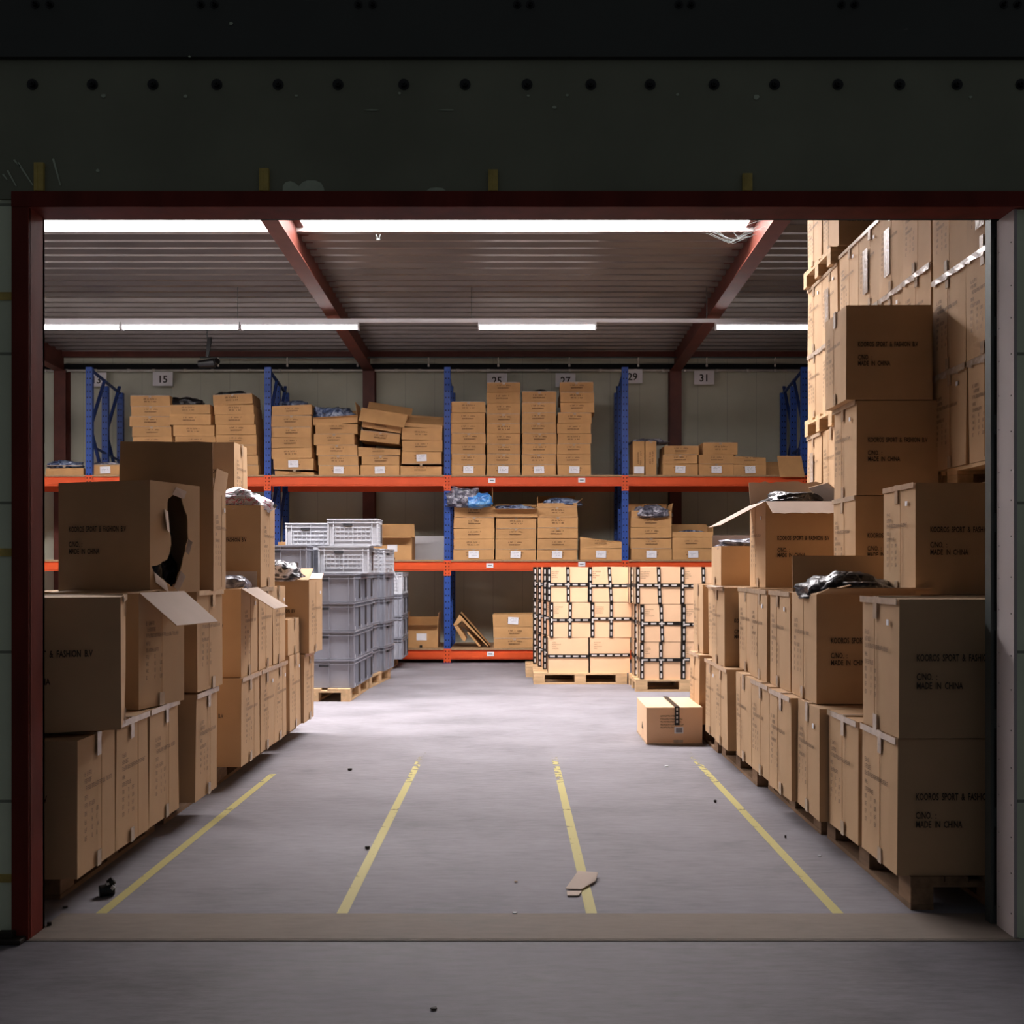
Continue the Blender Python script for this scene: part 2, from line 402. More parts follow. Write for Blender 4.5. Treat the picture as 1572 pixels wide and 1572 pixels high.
    if flaps:
        fl = min(w,d)/2+.01
        for f in flaps:
            fs, ang = f[0], f[1]; torn = f[2] if len(f) > 2 else None; ln = f[3] if len(f) > 3 else fl
            L = w if fs in 'FB' else d
            mb = flap_mb(L-.006, ln, .005, torn, r)
            # local frame: hinge x axis; z up; tilt positive = outward (towards -y of the flap frame)
            base = {'F': ((-w/2+.003, -d/2, h), 0), 'B': ((w/2-.003, d/2, h), 180), 'L': ((-w/2, d/2-.003, h), -90), 'R': ((w/2, -d/2+.003, h), 90)}[fs]
            m = Matrix.Translation(base[0]) @ Matrix.Rotation(R(base[1]),4,'Z') @ Matrix.Rotation(R(ang),4,'X')
            me = mb.mesh('flap', [M['kraft'], M[flapmat]])
            # inner side (faces +y in the flap frame) is paler
            for p in me.polygons:
                if p.normal.y > .5: p.material_index = 1
            me.transform(m); link('flap', me, t)
    return t

ords = ['lowest']+[k+' from bottom' for k in ('second','third','fourth','fifth','sixth','seventh','eighth','ninth')]

# ------------------------------------------------------------------ setting
FAR = 17.5; XL = -9.9; XR = 5.3
def deckH(y): return 5.38 - .027*(y-11.5)
# floor
M['floor_front'] = concrete('front_slab_concrete', (112,109,114), .5, .58)
mb = MB(); mb.box(XL-1, -3, -.2, XR+1, 4.09, 0); struct(build(mb, 'floor_front', M['floor_front']))
mb = MB(); mb.box(XL-1, 4.09, -.2, XR+1, FAR+.3, 0)
struct(build(mb, 'floor', M['floor']))
mb = MB(); mb.box(-1.96, 4.085, -.01, 2.02, 4.41, .003)
mb.box(-1.96,4.10,.0,2.02,4.106,.0045)
struct(build(mb, 'trim_1', M['threshold']))
# walls
mb = MB(); mb.box(XL-.2, FAR, 0, XR+.2, FAR+.2, 5.9); struct(build(mb, 'wall_back', M['wall_back']))
mb = MB(); mb.box(XL-.2, 4.27, 0, XL, FAR, 5.9); struct(build(mb, 'wall_left', M['wall_side']))
mb = MB(); mb.box(XR, 4.27, 0, XR+.2, FAR, 5.9); struct(build(mb, 'wall_right', M['wall_side']))
mb = MB()
mb.box(XL-1, 4.12, 0, -2.02, 4.27, 2.98); mb.box(2.013, 4.121, 0, XR+1, 4.27, 2.933)
struct(build(mb, 'wall_front', M['wall_green']))
zs = H(95, 4.12)
mb = MB(); mb.box(XL-1, 4.105, 2.97, XR+1, 4.27, zs); build_f = struct(build(mb, 'wall_front_upper', M['fascia']))
mb = MB(); mb.box(XL-1, 4.085, zs+.004, XR+1, 4.27, 5.9); struct(build(mb, 'wall_front_top', M['fascia2']))
# unseen dark lining added behind the front wall to absorb bounce light
M['inner'] = plain('dark_bounce_lining', (46,46,42), .8, noise_amt=.1)
mb = MB(); mb.box(XL,4.272,0,-2.03,4.30,2.95); mb.box(2.05,4.272,0,XR,4.30,2.95); mb.box(XL,4.272,2.95,XR,4.30,5.45); struct(build(mb,'wall_front_bounce_lining',M['inner']))
# plasterboard reveal on the right of the opening, with screw heads
mb = MB(); mb.box(2.0, 4.118, 0, 2.013, 4.268, 2.933); o = struct(build(mb, 'trim_2', M['plaster']))
mb = MB()
for k in range(19):
    for yy in (4.14, 4.245):
        z = .1+k*.15+rnd.uniform(-.02,.02); mb.cyl((2.0,yy,z),(1.9985,yy,z),.003,6)
build(mb,'screw_heads',M['ink'],o)
# red door frame: post + header (structure)
mb = MB()
mb.box(-2.02, 4.093, 0, -1.951, 4.112, 2.934); mb.box(-1.963,4.1,0,-1.951,4.235,2.934); mb.box(-2.02,4.215,0,-1.951,4.235,2.934)
struct(build(mb, 'trim_3', M['frame_red'], bevel=.002))
mb = MB()
mb.box(-2.02, 4.091, 2.933, 2.6, 4.235, 2.997)
struct(build(mb, 'trim_4', M['frame_red'], bevel=.002))
mb = MB(); mb.box(-2.09,4.04,0,-1.96,4.10,.02); mb.box(-2.06,4.06,.02,-2.0,4.092,.045)
tag(build(mb,'mortar_lump',M['ink'],bevel=.004),'dark rubble and mortar crumbs at the foot of the red post','debris')
# guide rail of the sliding door, right of opening
t = thing('guide_rail', 'dark galvanised vertical guide rail beside the white right hand reveal', 'rail', (2.0,4.3,0))
mb = MB(); mb.box(-.018,-.02,0, -.012,.03,3.03); mb.box(-.012,-.02,0,.03,-.014,3.03); mb.box(-.012,.024,0,.03,.03,3.03)
build(mb,'channel',M['railgalv'],t)
mb = MB()
for k in range(7): mb.box(-.004,-.0215,.08+k*.41, .004,-.0138,.08+k*.41+.33)
build(mb,'slot',M['black'],t)
# bolts
def bolt(x, z, big=1):
    b = MB(); b.cyl((0,0,0),(0,-.004,0),.022*big,16); b.cyl((0,-.004,0),(0,-.016,0),.013*big,6); b.cyl((0,-.016,0),(0,-.024,0),.006*big,8)
    return b
bm_ = bolt(0,0).mesh('bolt', M['black'])
for px in (50,142,235,333,427,519,620,714,809,907,998,1096,1189,1286,1381,1469,1567):
    o = link('bolt', bm_, None, (X(px,4.105), 4.105, H(130,4.105)))
    tag(o, 'round black bolt head in the long row on the dark green beam', 'bolt', 'bolts in the row above the doorway')
bm2 = bolt(0,0,.75).mesh('bolt', M['black'])
for px in (54,76,308,329,550,572,794,814,1042,1061,1292,1312,1541,1562):
    o = link('bolt', bm2, None, (X(px,4.085), 4.085, H(7,4.085)))
    tag(o, 'small black bolt of a pair along the top edge of the dark beam', 'bolt', 'paired bolts along the top of the beam')
# yellow shims above header
for px, hh, lab in ((61,.113,'tall yellow wood shim above the left end of the red header'),(406,.09,'yellow wood shim above the header beside the pale heart shaped patch'),(757,.085,'yellow wood shim standing at the middle of the header'),(1147,.07,'short dull yellow shim above the right part of the header')):
    mb = MB(); x = X(px,4.1); mb.box(x-.019, 4.088, 2.997, x+.019, 4.105, 2.997+hh); mb.box(x-.013,4.086,2.997,x-.003,4.089,2.997+hh*.9)
    tag(build(mb,'wood_shim',M['yellowstrip'],bevel=.001), lab, 'shim')
# bare patches (paint loss) on fascia – shapes of their own
def patch(pts, name, lab, mat='chipped', Z=4.104):
    P = [(X(a,Z),Z,H(b,Z)) for a,b in pts]; mb = MB().prism(P,(0,-.0012,0)); return tag(build(mb,name,M[mat]),lab,'paint patch')
heart = [(434,293),(434,286),(438,280),(446,278),(453,281),(459,286),(464,280),(472,277),(484,277),(493,281),(497,288),(498,293)]
patch(heart,'bare_patch','heart shaped pale patch of missing paint above the red header')
patch([(655,293),(660,289),(670,288),(680,289),(684,293)],'bare_patch','low pale patch of missing paint right of the heart shape')
for k,(px,py,s) in enumerate([(159,147,5),(285,148,4),(291,87,3),(355,36,4),(455,147,3),(613,143,3),(811,147,3),(851,165,4),(871,146,3),(1040,145,3),(1161,149,6),(1490,149,3),(150,262,4),(570,169,14),(686,169,15)]):
    h_ = s*.75 if s < 8 else 1.2
    pts = [(px+s*math.cos(a)*rnd.uniform(.6,1), py+h_*math.sin(a)*rnd.uniform(.6,1)) for a in [i*math.pi/4 for i in range(8)]]
    o = patch(pts[::-1],'paint_chip','small pale paint chip on the dark green beam','chipped', 4.1035 if py > 95 else 4.0835); o['group'] = 'paint chips on the dark beam'
for k,(a,b) in enumerate([((20,246),(30,256)),((26,250),(50,285)),((3,268),(10,276)),((10,262),(24,286)),((80,244),(92,285))]):
    o = patch([a,(a[0]+3,a[1]-1),(b[0]+2,b[1]),b],'paint_chip','pale scratch fanning out at the upper left corner of the doorway','chipped',4.1035); o['group']='scratches at the upper left corner'
# scratched tally marks on red post
mb = MB()
for k in range(9):
    z = .33-.03*k; x = -1.9505; mb.bar((x,4.15,z),(x,4.20,z+rnd.uniform(-.03,.03)),.002,.0015)
# left panel yellow strips
for z in (H(848,4.12), H(455,4.12), H(1348,4.12)):
    mb = MB(); mb.box(-2.4,4.114,z-.016,-2.022,4.121,z+.016)
    o = tag(build(mb,'yellow_strip',M['yellowstrip']),'short yellow strip on the pale green wall left of the red post','strip','yellow strips left of the post')

# roof deck, corrugated, ridges along X
def deck(y0, y1, name):
    mb = MB(); p = .25; prof = [(0,0),(.04,-.07),(.11,-.07),(.15,0),(.25,0)]
    ys = []; y = y0
    while y < y1:
        for a,b in prof[:-1]:
            if y+a < y1: ys.append((y+a,b))
        y += p
    ys.append((y1,0))
    for (a,b),(c,d) in zip(ys[:-1],ys[1:]):
        mb.quad((XL,a,deckH(a)+b),(XR,a,deckH(a)+b),(XR,c,deckH(c)+d),(XL,c,deckH(c)+d))
    # weather skin above
    mb.quad((XL-.2,y0,deckH(y0)+.1),(XR+.2,y0,deckH(y0)+.1),(XR+.2,y1,deckH(y1)+.1),(XL-.2,y1,deckH(y1)+.1))
    return struct(build(mb,name,M['galv']))
SK0, SK1 = 10.0, 11.6
deck(4.2, SK0, 'ceiling'); deck(SK1, FAR+.1, 'ceiling_rear')
mb = MB(); mb.box(2.70, SK0, deckH(SK0)-.04, XR+.2, SK1, deckH(SK0)+.1); mb2 = mb
struct(build(mb,'ceiling_side',M['galv']))
# skylight: daylight panel over an upstand added to block shallow rays
KB = .55
zk = deckH(SK0)+KB
mb = MB(); mb.quad((XL,SK0,zk),(XL,SK1,zk),(2.70,SK1,zk),(2.70,SK0,zk))
o = struct(build(mb,'window_1',M['sky']))
M['kerb'] = plain('added_white_kerb', (215,212,210), .6, noise_amt=.04)
mb = MB(); mb.box(XL,SK1-.0,deckH(SK1)-.072,2.72,SK1+.03,zk+.02); mb.box(XL,SK0-.03,deckH(SK0)-.072,2.72,SK0,zk+.02); mb.box(2.70,SK0,deckH(SK0)-.072,2.73,SK1,zk+.02); mb.box(XL-.03,SK0,5.2,XL,SK1,zk+.02)
struct(build(mb,'trim_13',M['kerb']))
# small roof marks/brackets
# I-beams (red) along Y, sloped
def ibeam(x, name):
    mb = MB()
    def zb(y): return 5.01 - .027*(y-10.3)
    y0, y1 = 4.3, FAR-.05
    for (xa,xb,za,zb_) in ((-.09,.09,0,.018),(-.006,.006,.018,.372),(-.09,.09,.372,.39)):
        i = len(mb.v)
        for y in (y0,y1):
            for (a,c) in ((xa,za),(xb,za),(xb,zb_),(xa,zb_)): mb.v.append((x+a,y,zb(y)+c))
        for f in ((0,1,5,4),(1,2,6,5),(2,3,7,6),(3,0,4,7),(3,2,1,0),(4,5,6,7)): mb.f.append(tuple(i+k for k in f)); mb.m.append(0)
    return struct(build(mb,name,M['steelred']))
ibeam(-2.5,'trim_5'); ibeam(2.69,'trim_6'); ibeam(-7.72,'trim_7')
for k,x in enumerate((-7.72,-2.5,2.69)):
    mb = MB(); mb.box(x-.1,FAR-.20,0,x+.1,FAR-.19,4.85); mb.box(x-.1,FAR-.015,0,x+.1,FAR,4.85); mb.box(x-.006,FAR-.19,0,x+.006,FAR-.015,4.85)
    struct(build(mb,'trim_%d'%(8+k),M['steelred']))
mb = MB(); mb.box(XL,FAR-.12,5.08,XR,FAR,5.2); struct(build(mb,'trim_11',M['steelred']))
# dark upper wall band, pipe, conduit
mb = MB(); mb.box(XL,FAR-.05,4.86,XR,FAR,4.97); struct(build(mb,'trim_12',M['hole']))
mb = MB(); mb.cyl((XL,FAR-.12,4.84),(XR-.3,FAR-.12,4.845),.022,10)
for k in range(30): x = XL+.3+k*.5+rnd.uniform(-.1,.1); mb.cyl((x,FAR-.12,4.842),(x+.05,FAR-.12,4.842),.027,8)
tag(build(mb,'insulated_pipe',M['cream'],smooth=True),'long thin white pipe running along the top of the back wall','pipe')
t = thing('cable_conduit','thin grey conduit with hanging hooks running above the white pipe','conduit',(0,FAR-.35,5.06))
zc = H(549,FAR-.35)
mb = MB(); mb.cyl((-5.3,0,zc-5.06),(XR,0,zc-5.06),.014,8); build(mb,'pipe',M['railgalv'],t)
for px in (335,441,549,658,765,874,980,1085,1190):
    x = X(px,FAR-.35); mb = MB(); mb.cyl((x,0,zc-5.06-.01),(x,0,zc-5.06-.13),.007,6); mb.cyl((x,0,zc-5.06),(x,0,zc-5.06-.055),.016,8); mb.cyl((x,0,zc-5.06-.11),(x,0,zc-5.06-.15),.018,8)
    build(mb,'hook',M['cream'],t)
t = thing('hanging_camera','black device hanging from the roof between the first two uprights','camera',(X(318,15.5),15.5,H(560,15.5)))
mb = MB(); mb.prism([(-.02,0,.12),(.02,0,.12),(.07,0,.42),(-.0,0,.42)],(0,.03,0)); build(mb,'bracket',M['black'],t)
mb = MB(); mb.cyl((0,0,.42),(0,0,.62),.008,6); build(mb,'rod',M['railgalv'],t)
mb = MB(); mb.cyl((-.13,0,.01),(.12,0,.03),.05,12,r2=.07); mb.cyl((.1,0,.02),(.17,-.05,.05),.05,10); build(mb,'housing',M['black'],t,smooth=False)
# number signs
for num,px,py in (('13',148,583),('15',250,582),('25',763,584),('27',868,584),('29',971,578),('31',1081,580)):
    Z = FAR-.16; x = X(px,Z); z = H(py,Z)
    t = thing('number_sign',{'13':'grey number sign thirteen partly behind the first blue upright','15':'grey number sign fifteen alone above the left carton stacks','25':'grey number sign twenty five cut off by the tallest stack left','27':'grey number sign twenty seven above the rightmost tall stack','29':'grey number sign twenty nine touching the fourth blue upright','31':'grey number sign thirty one hanging clear at the right'}[num],'sign',(x,Z,z))
    mb = MB(); mb.box(-.17,-.004,-.115,.17,.004,.125); build(mb,'plate',M['sign'],t,bevel=.004)
    link('number', text_mesh(num,.17,M['ink'],1,'CENTER'), t, (0,-.006,-.06))
# fluorescent battens
LZ = 13.74; LH = H(503,LZ)
t = thing('lamp_rail','long white lamp rail hung below the corrugated roof','rail',(0,LZ,LH+.07))
mb = MB(); mb.box(XL,-.03,0,XR-.1,.03,.045); build(mb,'trunking',M['white'],t)
for px in (365,724,1085):
    x = X(px,LZ); mb = MB(); mb.cyl((x,0,.04),(x,0,deckH(LZ)-LH-.1),.005,6); build(mb,'hanger',M['railgalv'],t)
for px,lab in ((5,'lit fluorescent batten at the left end of the lamp row, cut by the red post'),(187,'lit fluorescent batten second from left in the row of three'),(370,'lit fluorescent batten ending at the left roof beam'),(734,'single lit fluorescent batten hanging at the middle of the rail'),(1098,'lit fluorescent batten at the right, running behind the tall box stack')):
    x = X(px,LZ)
    t = thing('fluorescent_lamp',lab,'lamp',(x,LZ,LH),group='fluorescent battens on the rail')
    mb = MB(); mb.box(0,-.045,.03,1.585,.045,.0705); mb.box(0,-.045,-.03,.018,.045,.03); mb.box(1.567,-.045,-.03,1.585,.045,.03); build(mb,'housing',M['white'],t)
    mb = MB(); mb.cyl((.018,0,0),(1.567,0,0),.026,10); build(mb,'tube',M['tube'],t)
for px in (-362,-180): # further lamps of the same row to the left
    x = X(px,LZ)
    t = thing('fluorescent_lamp','lit fluorescent batten beyond the red post','lamp',(x,LZ,LH),group='fluorescent battens beyond the post')
    mb = MB(); mb.box(0,-.045,.03,1.585,.045,.0705); build(mb,'housing',M['white'],t)
    mb = MB(); mb.cyl((.018,0,0),(1.567,0,0),.026,10); build(mb,'tube',M['tube'],t)
# cobweb at the right beam
mb = MB(); r_ = random.Random(4)
for k in range(14):
    a = Vector((2.35+r_.uniform(-.35,.1),11.3+r_.uniform(-.5,.3),5.26)); b = Vector((2.56,11.0+r_.uniform(-.5,.5),5.05+r_.uniform(-.05,.15)))
    m_ = (a+b)/2+Vector((0,0,-.06-r_.random()*.1)); mb.cyl(a,m_,.0012,4); mb.cyl(m_,b,.0012,4)
tag(build(mb,'cobweb',M['railgalv']),'dusty cobweb strands between skylight and right roof beam','cobweb')
tag(build(MB().cyl((X(579,11.6),11.5,5.24),(X(581.5,11.6),11.5,5.19),.004,6).cyl((X(586,11.6),11.5,5.24),(X(583.5,11.6),11.5,5.19),.004,6).box(X(580,11.6),11.49,5.17,X(585,11.6),11.51,5.19),'wire_hook',M['railgalv']),'small pale wire hook under the edge of the skylight','hook')
# floor lines
for px,zend,lab in ((155,7.4,'worn yellow floor line nearest the left boxes'),(525,8.4,'worn yellow floor line left of the aisle centre'),(908,8.7,'worn yellow floor line running under the torn cardboard scrap'),(1287,8.4,'worn yellow floor line nearest the right boxes')):
    x = X(px,4.41); mb = MB(); n = 24; y0 = 4.412
    xo = {155:.03,525:0,908:-.03,1287:-.0}[px]
    for k in range(n):
        a = y0+(zend-y0)*k/n; b = y0+(zend-y0)*(k+1)/n
        xa = xo*k/n; xb = xo*(k+1)/n
        mb.quad((xa-.024,a-y0,0),(xa+.024,a-y0,0),(xb+.024,b-y0,0),(xb-.024,b-y0,0))
    tag(build(mb,'floor_line',M['yellow'],None,(x,y0,.002)),lab,'floor marking')

# ------------------------------------------------------------------ pallets
def pallet_proto(wood):
    t = bpy.data.objects.new('wooden_pallet', None); COL.objects.link(t)
    for i,(w_) in enumerate((.145,.1,.145,.1,.145)):
        y = (-.4+.0725, -.2, 0, .2, .4-.0725)[i]
        build(MB().box(-.6,y-w_/2,.122,.6,y+w_/2,.144),'deck_board',M[wood],t)
    for x in (-.5275,0,.5275):
        build(MB().box(x-.0725,-.4,.1,x+.0725,.4,.122),'cross_board',M[wood],t)
        for y in (-.35,0,.35): build(MB().box(x-.0725,y-.05,.022,x+.0725,y+.05,.1),'block',M[wood],t,bevel=.003)
    for y in (-.35,0,.35): build(MB().box(-.6,y-.05,0,.6,y+.05,.022),'bottom_board',M[wood],t)
    return t
PP = {}
used = set()
def pallet(cx, cy, z, yaw, label, wood='wood', group=None):
    if wood not in PP: PP[wood] = pallet_proto(wood)
    if wood in used: t = copy_tree(PP[wood])
    else: t = PP[wood]; used.add(wood)
    t.location = (cx,cy,z); t.rotation_euler = (0,0,R(yaw)); tag(t,label,'pallet',group)
    return t
# ------------------------------------------------------------------ right side boxes
GR = 'large boxes of the right row'; GL = 'large boxes of the left row'
P0 = .144
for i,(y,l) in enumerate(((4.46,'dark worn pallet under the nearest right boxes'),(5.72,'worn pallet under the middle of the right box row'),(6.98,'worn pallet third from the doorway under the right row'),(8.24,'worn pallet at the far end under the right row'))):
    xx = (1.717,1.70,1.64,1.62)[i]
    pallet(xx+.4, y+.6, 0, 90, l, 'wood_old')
# bottom layer
bl = [ (1.667,4.48,'large box at the bottom right of the doorway, lowest of the nearest stack'),
       (1.656,4.97,'large box on the floor row right, second from the doorway'),
       (1.610,5.43,'large box on the floor row right, third from the doorway'),
       (1.580,5.90,'large box on the floor row right, fourth from the doorway'),
       (1.588,6.45,'large box on the floor row right, fifth from the doorway'),
       (1.588,6.94,'large box on the floor row right, sixth from the doorway'),
       (1.552,7.53,'large box on the floor row right, seventh from the doorway'),
       (1.570,8.02,'large box on the floor row right, eighth from the doorway'),
       (1.570,8.80,'large box on the floor row right, farthest and just behind the loose carton')]
for i,(x,y,l) in enumerate(bl): big_box('R',x,y,P0,d=(.46,.44,.45,.46,.46,.46,.46,.46,.46)[i],yaw=(0,.6,-.6,.6,0,0,-.6,.6,0)[i],label=l,group=GR,seed=100+i)
L2 = P0+.602
big_box('R',1.667,4.47,L2,h=.61,label='large box second from the bottom of the nearest right stack, handwriting on side',group=GR,seed=120,yaw=.5)
o = big_box('R',1.64,5.60,L2,d=.5,h=.6,label='open box on the right full of black bags with its back flap up',group=GR,seed=121,open_=True,flaps=[('B',8,None,.22),('F',80,None,.2),('L',-75,None,.2)],flapmat='kraft')
big_box('R',1.64,6.13,L2,label='box right behind the open box of black bags, second layer',group=GR,seed=122,d=.5)
big_box('R',1.63,6.66,L2,label='box under the front edge of the wide open box, second layer right',group=GR,seed=123,d=.46)
big_box('R',1.66,7.16,L2,label='box below the wide open box at right, second layer',group=GR,seed=124,d=.48,w=.5)
big_box('R',1.564,7.72,L2,label='box left of the wide open box, under the small bag topped box',group=GR,seed=125,d=.46,flaps=[('L',95,None,.06)])
big_box('R',1.62,8.9,L2,label='far box in the right row beside the taped carton pallets, second layer',group=GR,seed=126,d=.46)
big_box('R',1.64,8.25,L2,label='box in the right row behind the small bag topped box, second layer',group=GR,seed=127,d=.5)
L3 = L2+.602
big_box('R',1.654,8.28,L3,h=.32,d=.4,w=.5,label='small open box topped with a silver black bag, on the right row',group=GR,seed=128,open_=True,fine=False,front=False,flaps=[('B',5,None,.1)])
big_box('R',1.80,7.4,L3,h=.62,w=.62,d=.5,label='wide open box on the right with torn flaps spread over its sides',group=GR,seed=129,open_=True,
        flaps=[('F',118,.012,.2),('L',118,None,.36),('B',22,.01,.2),('R',-50,None,.22)],yaw=0)
# nearest upper right box standing further in
big_box('R',2.13,5.47,1.348,label='large box above the nearest right stack, set back against the pallet load',group=GR,seed=130,w=.57)
big_box('R',2.144,6.47,1.348,label='box at the base of the dark tower of three boxes at right',group=GR,seed=131,w=.52)
big_box('R',2.144,6.46,1.95,label='middle box of the dark tower of three boxes at right',group=GR,seed=132,w=.52)
big_box('R',2.078,6.46,2.552,label='topmost box of the dark tower, its shadow on the stack behind',group=GR,seed=133,w=.54,yaw=-1)
# second column that carries them
for k in range(6):
    for j in range(2):
        big_box('R',2.245,4.98+.5*k,P0+.602*j,w=.45,d=.46,label='box of the hidden second column behind the right row',group='second column of the right row',seed=140+k*2+j,front=False,fine=False,tapes=False)
for k,y in enumerate((5.3,6.7)): pallet(2.64,y+.2,0,90,'worn pallet behind the right box row','wood_old','pallets behind the right row') if False else None
# tall wrapped loads against the right: aisle faces at x = 2.72 below, 2.65 above
def load(x, y0, ny, z0, nz, d, h, w, lab, grp, seed, mat=None, pouches=()):
    for k in range(ny):
        for j in range(nz):
            lb = (lab % tuple((['nearest','second','third','fourth'][k], ['bottom','second','third','fourth'][j])[:lab.count('%s')])) if '%' in lab else lab
            t = big_box('R',x+rnd.uniform(-.006,.006),y0+k*d,z0+j*h,w=w,d=d-.008,h=h-.003,label=lb,group=grp,seed=seed+k*7+j,front=(k==0),yaw=rnd.uniform(-.3,.3))
            if (k,j) in pouches:
                z = h*.5; mb = MB(); n = 6
                for a in range(n):
                    mb.quad((-w/2-.012-.004*(a%2), .0+.018*a,h*.2),(-w/2-.012-.004*((a+1)%2), .018*(a+1),h*.2),(-w/2-.014-.004*((a+1)%2), .018*(a+1),h*.75),(-w/2-.014-.004*(a%2), .018*a,h*.75))
                o = build(mb,'document_pouch',M['film'],t); o['label'] = 'shiny clear document pouch'
            # stretch film band at the seam
            mb = MB(); 
            for a in range(6):
                y1 = -d/2+a*d/6; mb.quad((-w/2-.013-.003*(a%2),y1,h-.045-.01*(a%2)),(-w/2-.013-.003*((a+1)%2),y1+d/6,h-.045+.006*(a%3)),(-w/2-.012,y1+d/6,h-.004),(-w/2-.012,y1,h-.004))
            if j < nz-1: build(mb,'stretch_film',M['film'],t)
XW = 2.66
load(2.76,5.02,3,P0,3,.49,.604,.55,'box behind the right row, lower pallet load','lower load behind the right row',300)
load(2.76,6.62,3,P0,3,.49,.65,.55,'box behind the right row, lower pallet load','lower load behind the right row',330)
pallet(XW+.41,5.75,1.958,90,'pale pallet under the nearest tall wrapped load at right')
pallet(XW+.41,7.28,2.098,90,'pale pallet under the second tall wrapped load at right')
load(XW,5.07,3,2.104,3,.49,.606,.58,'%s box from the doorway in the near tall load, %s layer','tall wrapped boxes at the right',360,pouches=((1,2),))
load(XW,6.57,4,2.244,3,.47,.606,.58,'%s box in the middle tall load at right, %s layer','tall wrapped boxes at the right',400,pouches=((1,2),(3,1),(2,2)))
load(XW,8.48,2,P0,4,.44,.634,.55,'%s box in the far load at right, %s layer below the pallet','boxes of the far right load',450,pouches=((1,3),))
pallet(XW-.035+.6,8.93,P0+4*.634,0,'pale pallet in the middle of the far right load')
load(XW,8.48,2,P0*2+4*.634,2,.44,.60,.55,'%s box in the far load at right, %s layer between two pallets','boxes of the far right load',470,pouches=((0,1),))
pallet(XW-.045+.6,8.93,P0*2+4*.634+1.2,0,'pale pallet high on the far right load under the top boxes')
load(XW,8.48,2,P0*3+4*.634+1.2,1,.44,.55,.55,'%s box on top of the far right load','boxes of the far right load',490)
for y in (5.5,7.2,8.9): pallet(XW+.55,y+.05,0,90,'worn pallet under the loads at the far right','wood_old','pallets under the tall loads')

# ------------------------------------------------------------------ left side boxes
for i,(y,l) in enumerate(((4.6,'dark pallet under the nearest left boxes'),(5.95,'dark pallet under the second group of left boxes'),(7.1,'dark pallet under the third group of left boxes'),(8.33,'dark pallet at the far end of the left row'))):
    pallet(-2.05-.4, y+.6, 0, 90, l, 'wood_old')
big_box('L',-1.900,4.43,P0,d=.42,label='large box on the floor at left, nearest the red post',group=GL,seed=201,yaw=0,w=.58)
big_box('L',-1.900,4.86,P0,d=.42,h=.61,label='large taped box second from the post on the left floor row',group=GL,seed=202)
big_box('L',-1.900,5.30,P0,d=.45,h=.61,label='large taped box third from the post on the left floor row',group=GL,seed=203)
big_box('L',-1.84,5.87,P0,d=.43,h=.62,label='large box on the left floor row jutting past its neighbours',group=GL,seed=204)
big_box('L',-1.86,6.92,P0,d=.50,label='large box on the left floor row after the dark gap',group=GL,seed=205)
big_box('L',-1.86,7.45,P0,d=.41,label='large box second after the dark gap on the left floor row',group=GL,seed=206)
big_box('L',-1.86,7.87,P0,d=.41,label='large box third after the dark gap on the left floor row',group=GL,seed=207)
big_box('L',-1.87,8.44,P0,d=.42,h=.62,label='large box next to last on the left floor row',group=GL,seed=208)
big_box('L',-1.84,8.88,P0,d=.42,label='large box at the far end of the left floor row',group=GL,seed=209)
L2l = P0+.62
big_box('L',-1.775,4.60,L2l,d=.45,h=.6,w=.57,yaw=19,label='large turned box at left with dark face, on the nearest floor box',group=GL,seed=210,fine=False)
big_box('L',-1.945,5.27,L2l-.005,d=.42,h=.6,w=.55,yaw=-14,label='box at left with its pale flap hanging over the printed side',group=GL,seed=211,open_=True,flaps=[('R',128,None,.27),('B',-88),('F',-86),('L',-88)])
big_box('L',-1.835,5.89,L2l+.01,d=.42,h=.585,w=.55,yaw=-3,label='box at left behind the hanging pale flap, on the jutting box',group=GL,seed=212)
big_box('L',-1.87,6.95,P0+.603,d=.44,h=.6,label='open box at left with flap bent out and grey bag inside',group=GL,seed=213,open_=True,flaps=[('R',122,None,.26),('F',-80),('B',10,None,.12)])
big_box('L',-1.87,7.42,P0+.603,d=.42,label='second layer box at left behind the open box with grey bag',group=GL,seed=214)
big_box('L',-1.87,7.86,P0+.603,d=.42,label='second layer box at left, two behind the open box with grey bag',group=GL,seed=215)
big_box('L',-1.88,8.42,P0+.623,d=.42,h=.30,w=.5,label='low box at left in front of the farthest open box',group=GL,seed=216,fine=False,front=False)
big_box('L',-1.80,8.88,P0+.603,d=.44,h=.64,label='farthest open box of the left row beside the grey crates',group=GL,seed=217,open_=True,yaw=-4,flaps=[('F',-60,None,.2),('B',60,None,.1)])
L3l = L2l+.6
big_box('L',-1.955,5.46,L3l-.01,d=.44,h=.60,w=.60,yaw=-18,label='large box at upper left with a ragged hole torn in its side',group=GL,seed=218,open_=True,hole=True,tapes=False,fine=False)
big_box('L',-1.80,6.08,L3l-.01,d=.34,h=.60,w=.55,yaw=4,label='tall open box at left with its front flap standing straight up',group=GL,seed=219,open_=True,front=False,tapes=False,flaps=[('F',-2,.002,.285),('R',8,None,.13),('B',0,None,.1)])
big_box('L',-1.88,7.52,P0+1.206,d=.44,h=.60,w=.55,yaw=0,label='open box at left filled to the brim with pink printed bags',group=GL,seed=220,open_=True)
big_box('L',-2.425,8.80,P0+1.83,d=.42,h=.60,w=.55,label='pale box standing high at left above the pink printed bags',group=GL,seed=221)
for j in range(3):
    big_box('L',-2.44,8.80,P0+.606*j,d=.42,h=.605,w=.5,label='box hidden behind the left row carrying the high pale box',group='hidden second column of the left row',seed=230+j,front=False,fine=False,tapes=False)
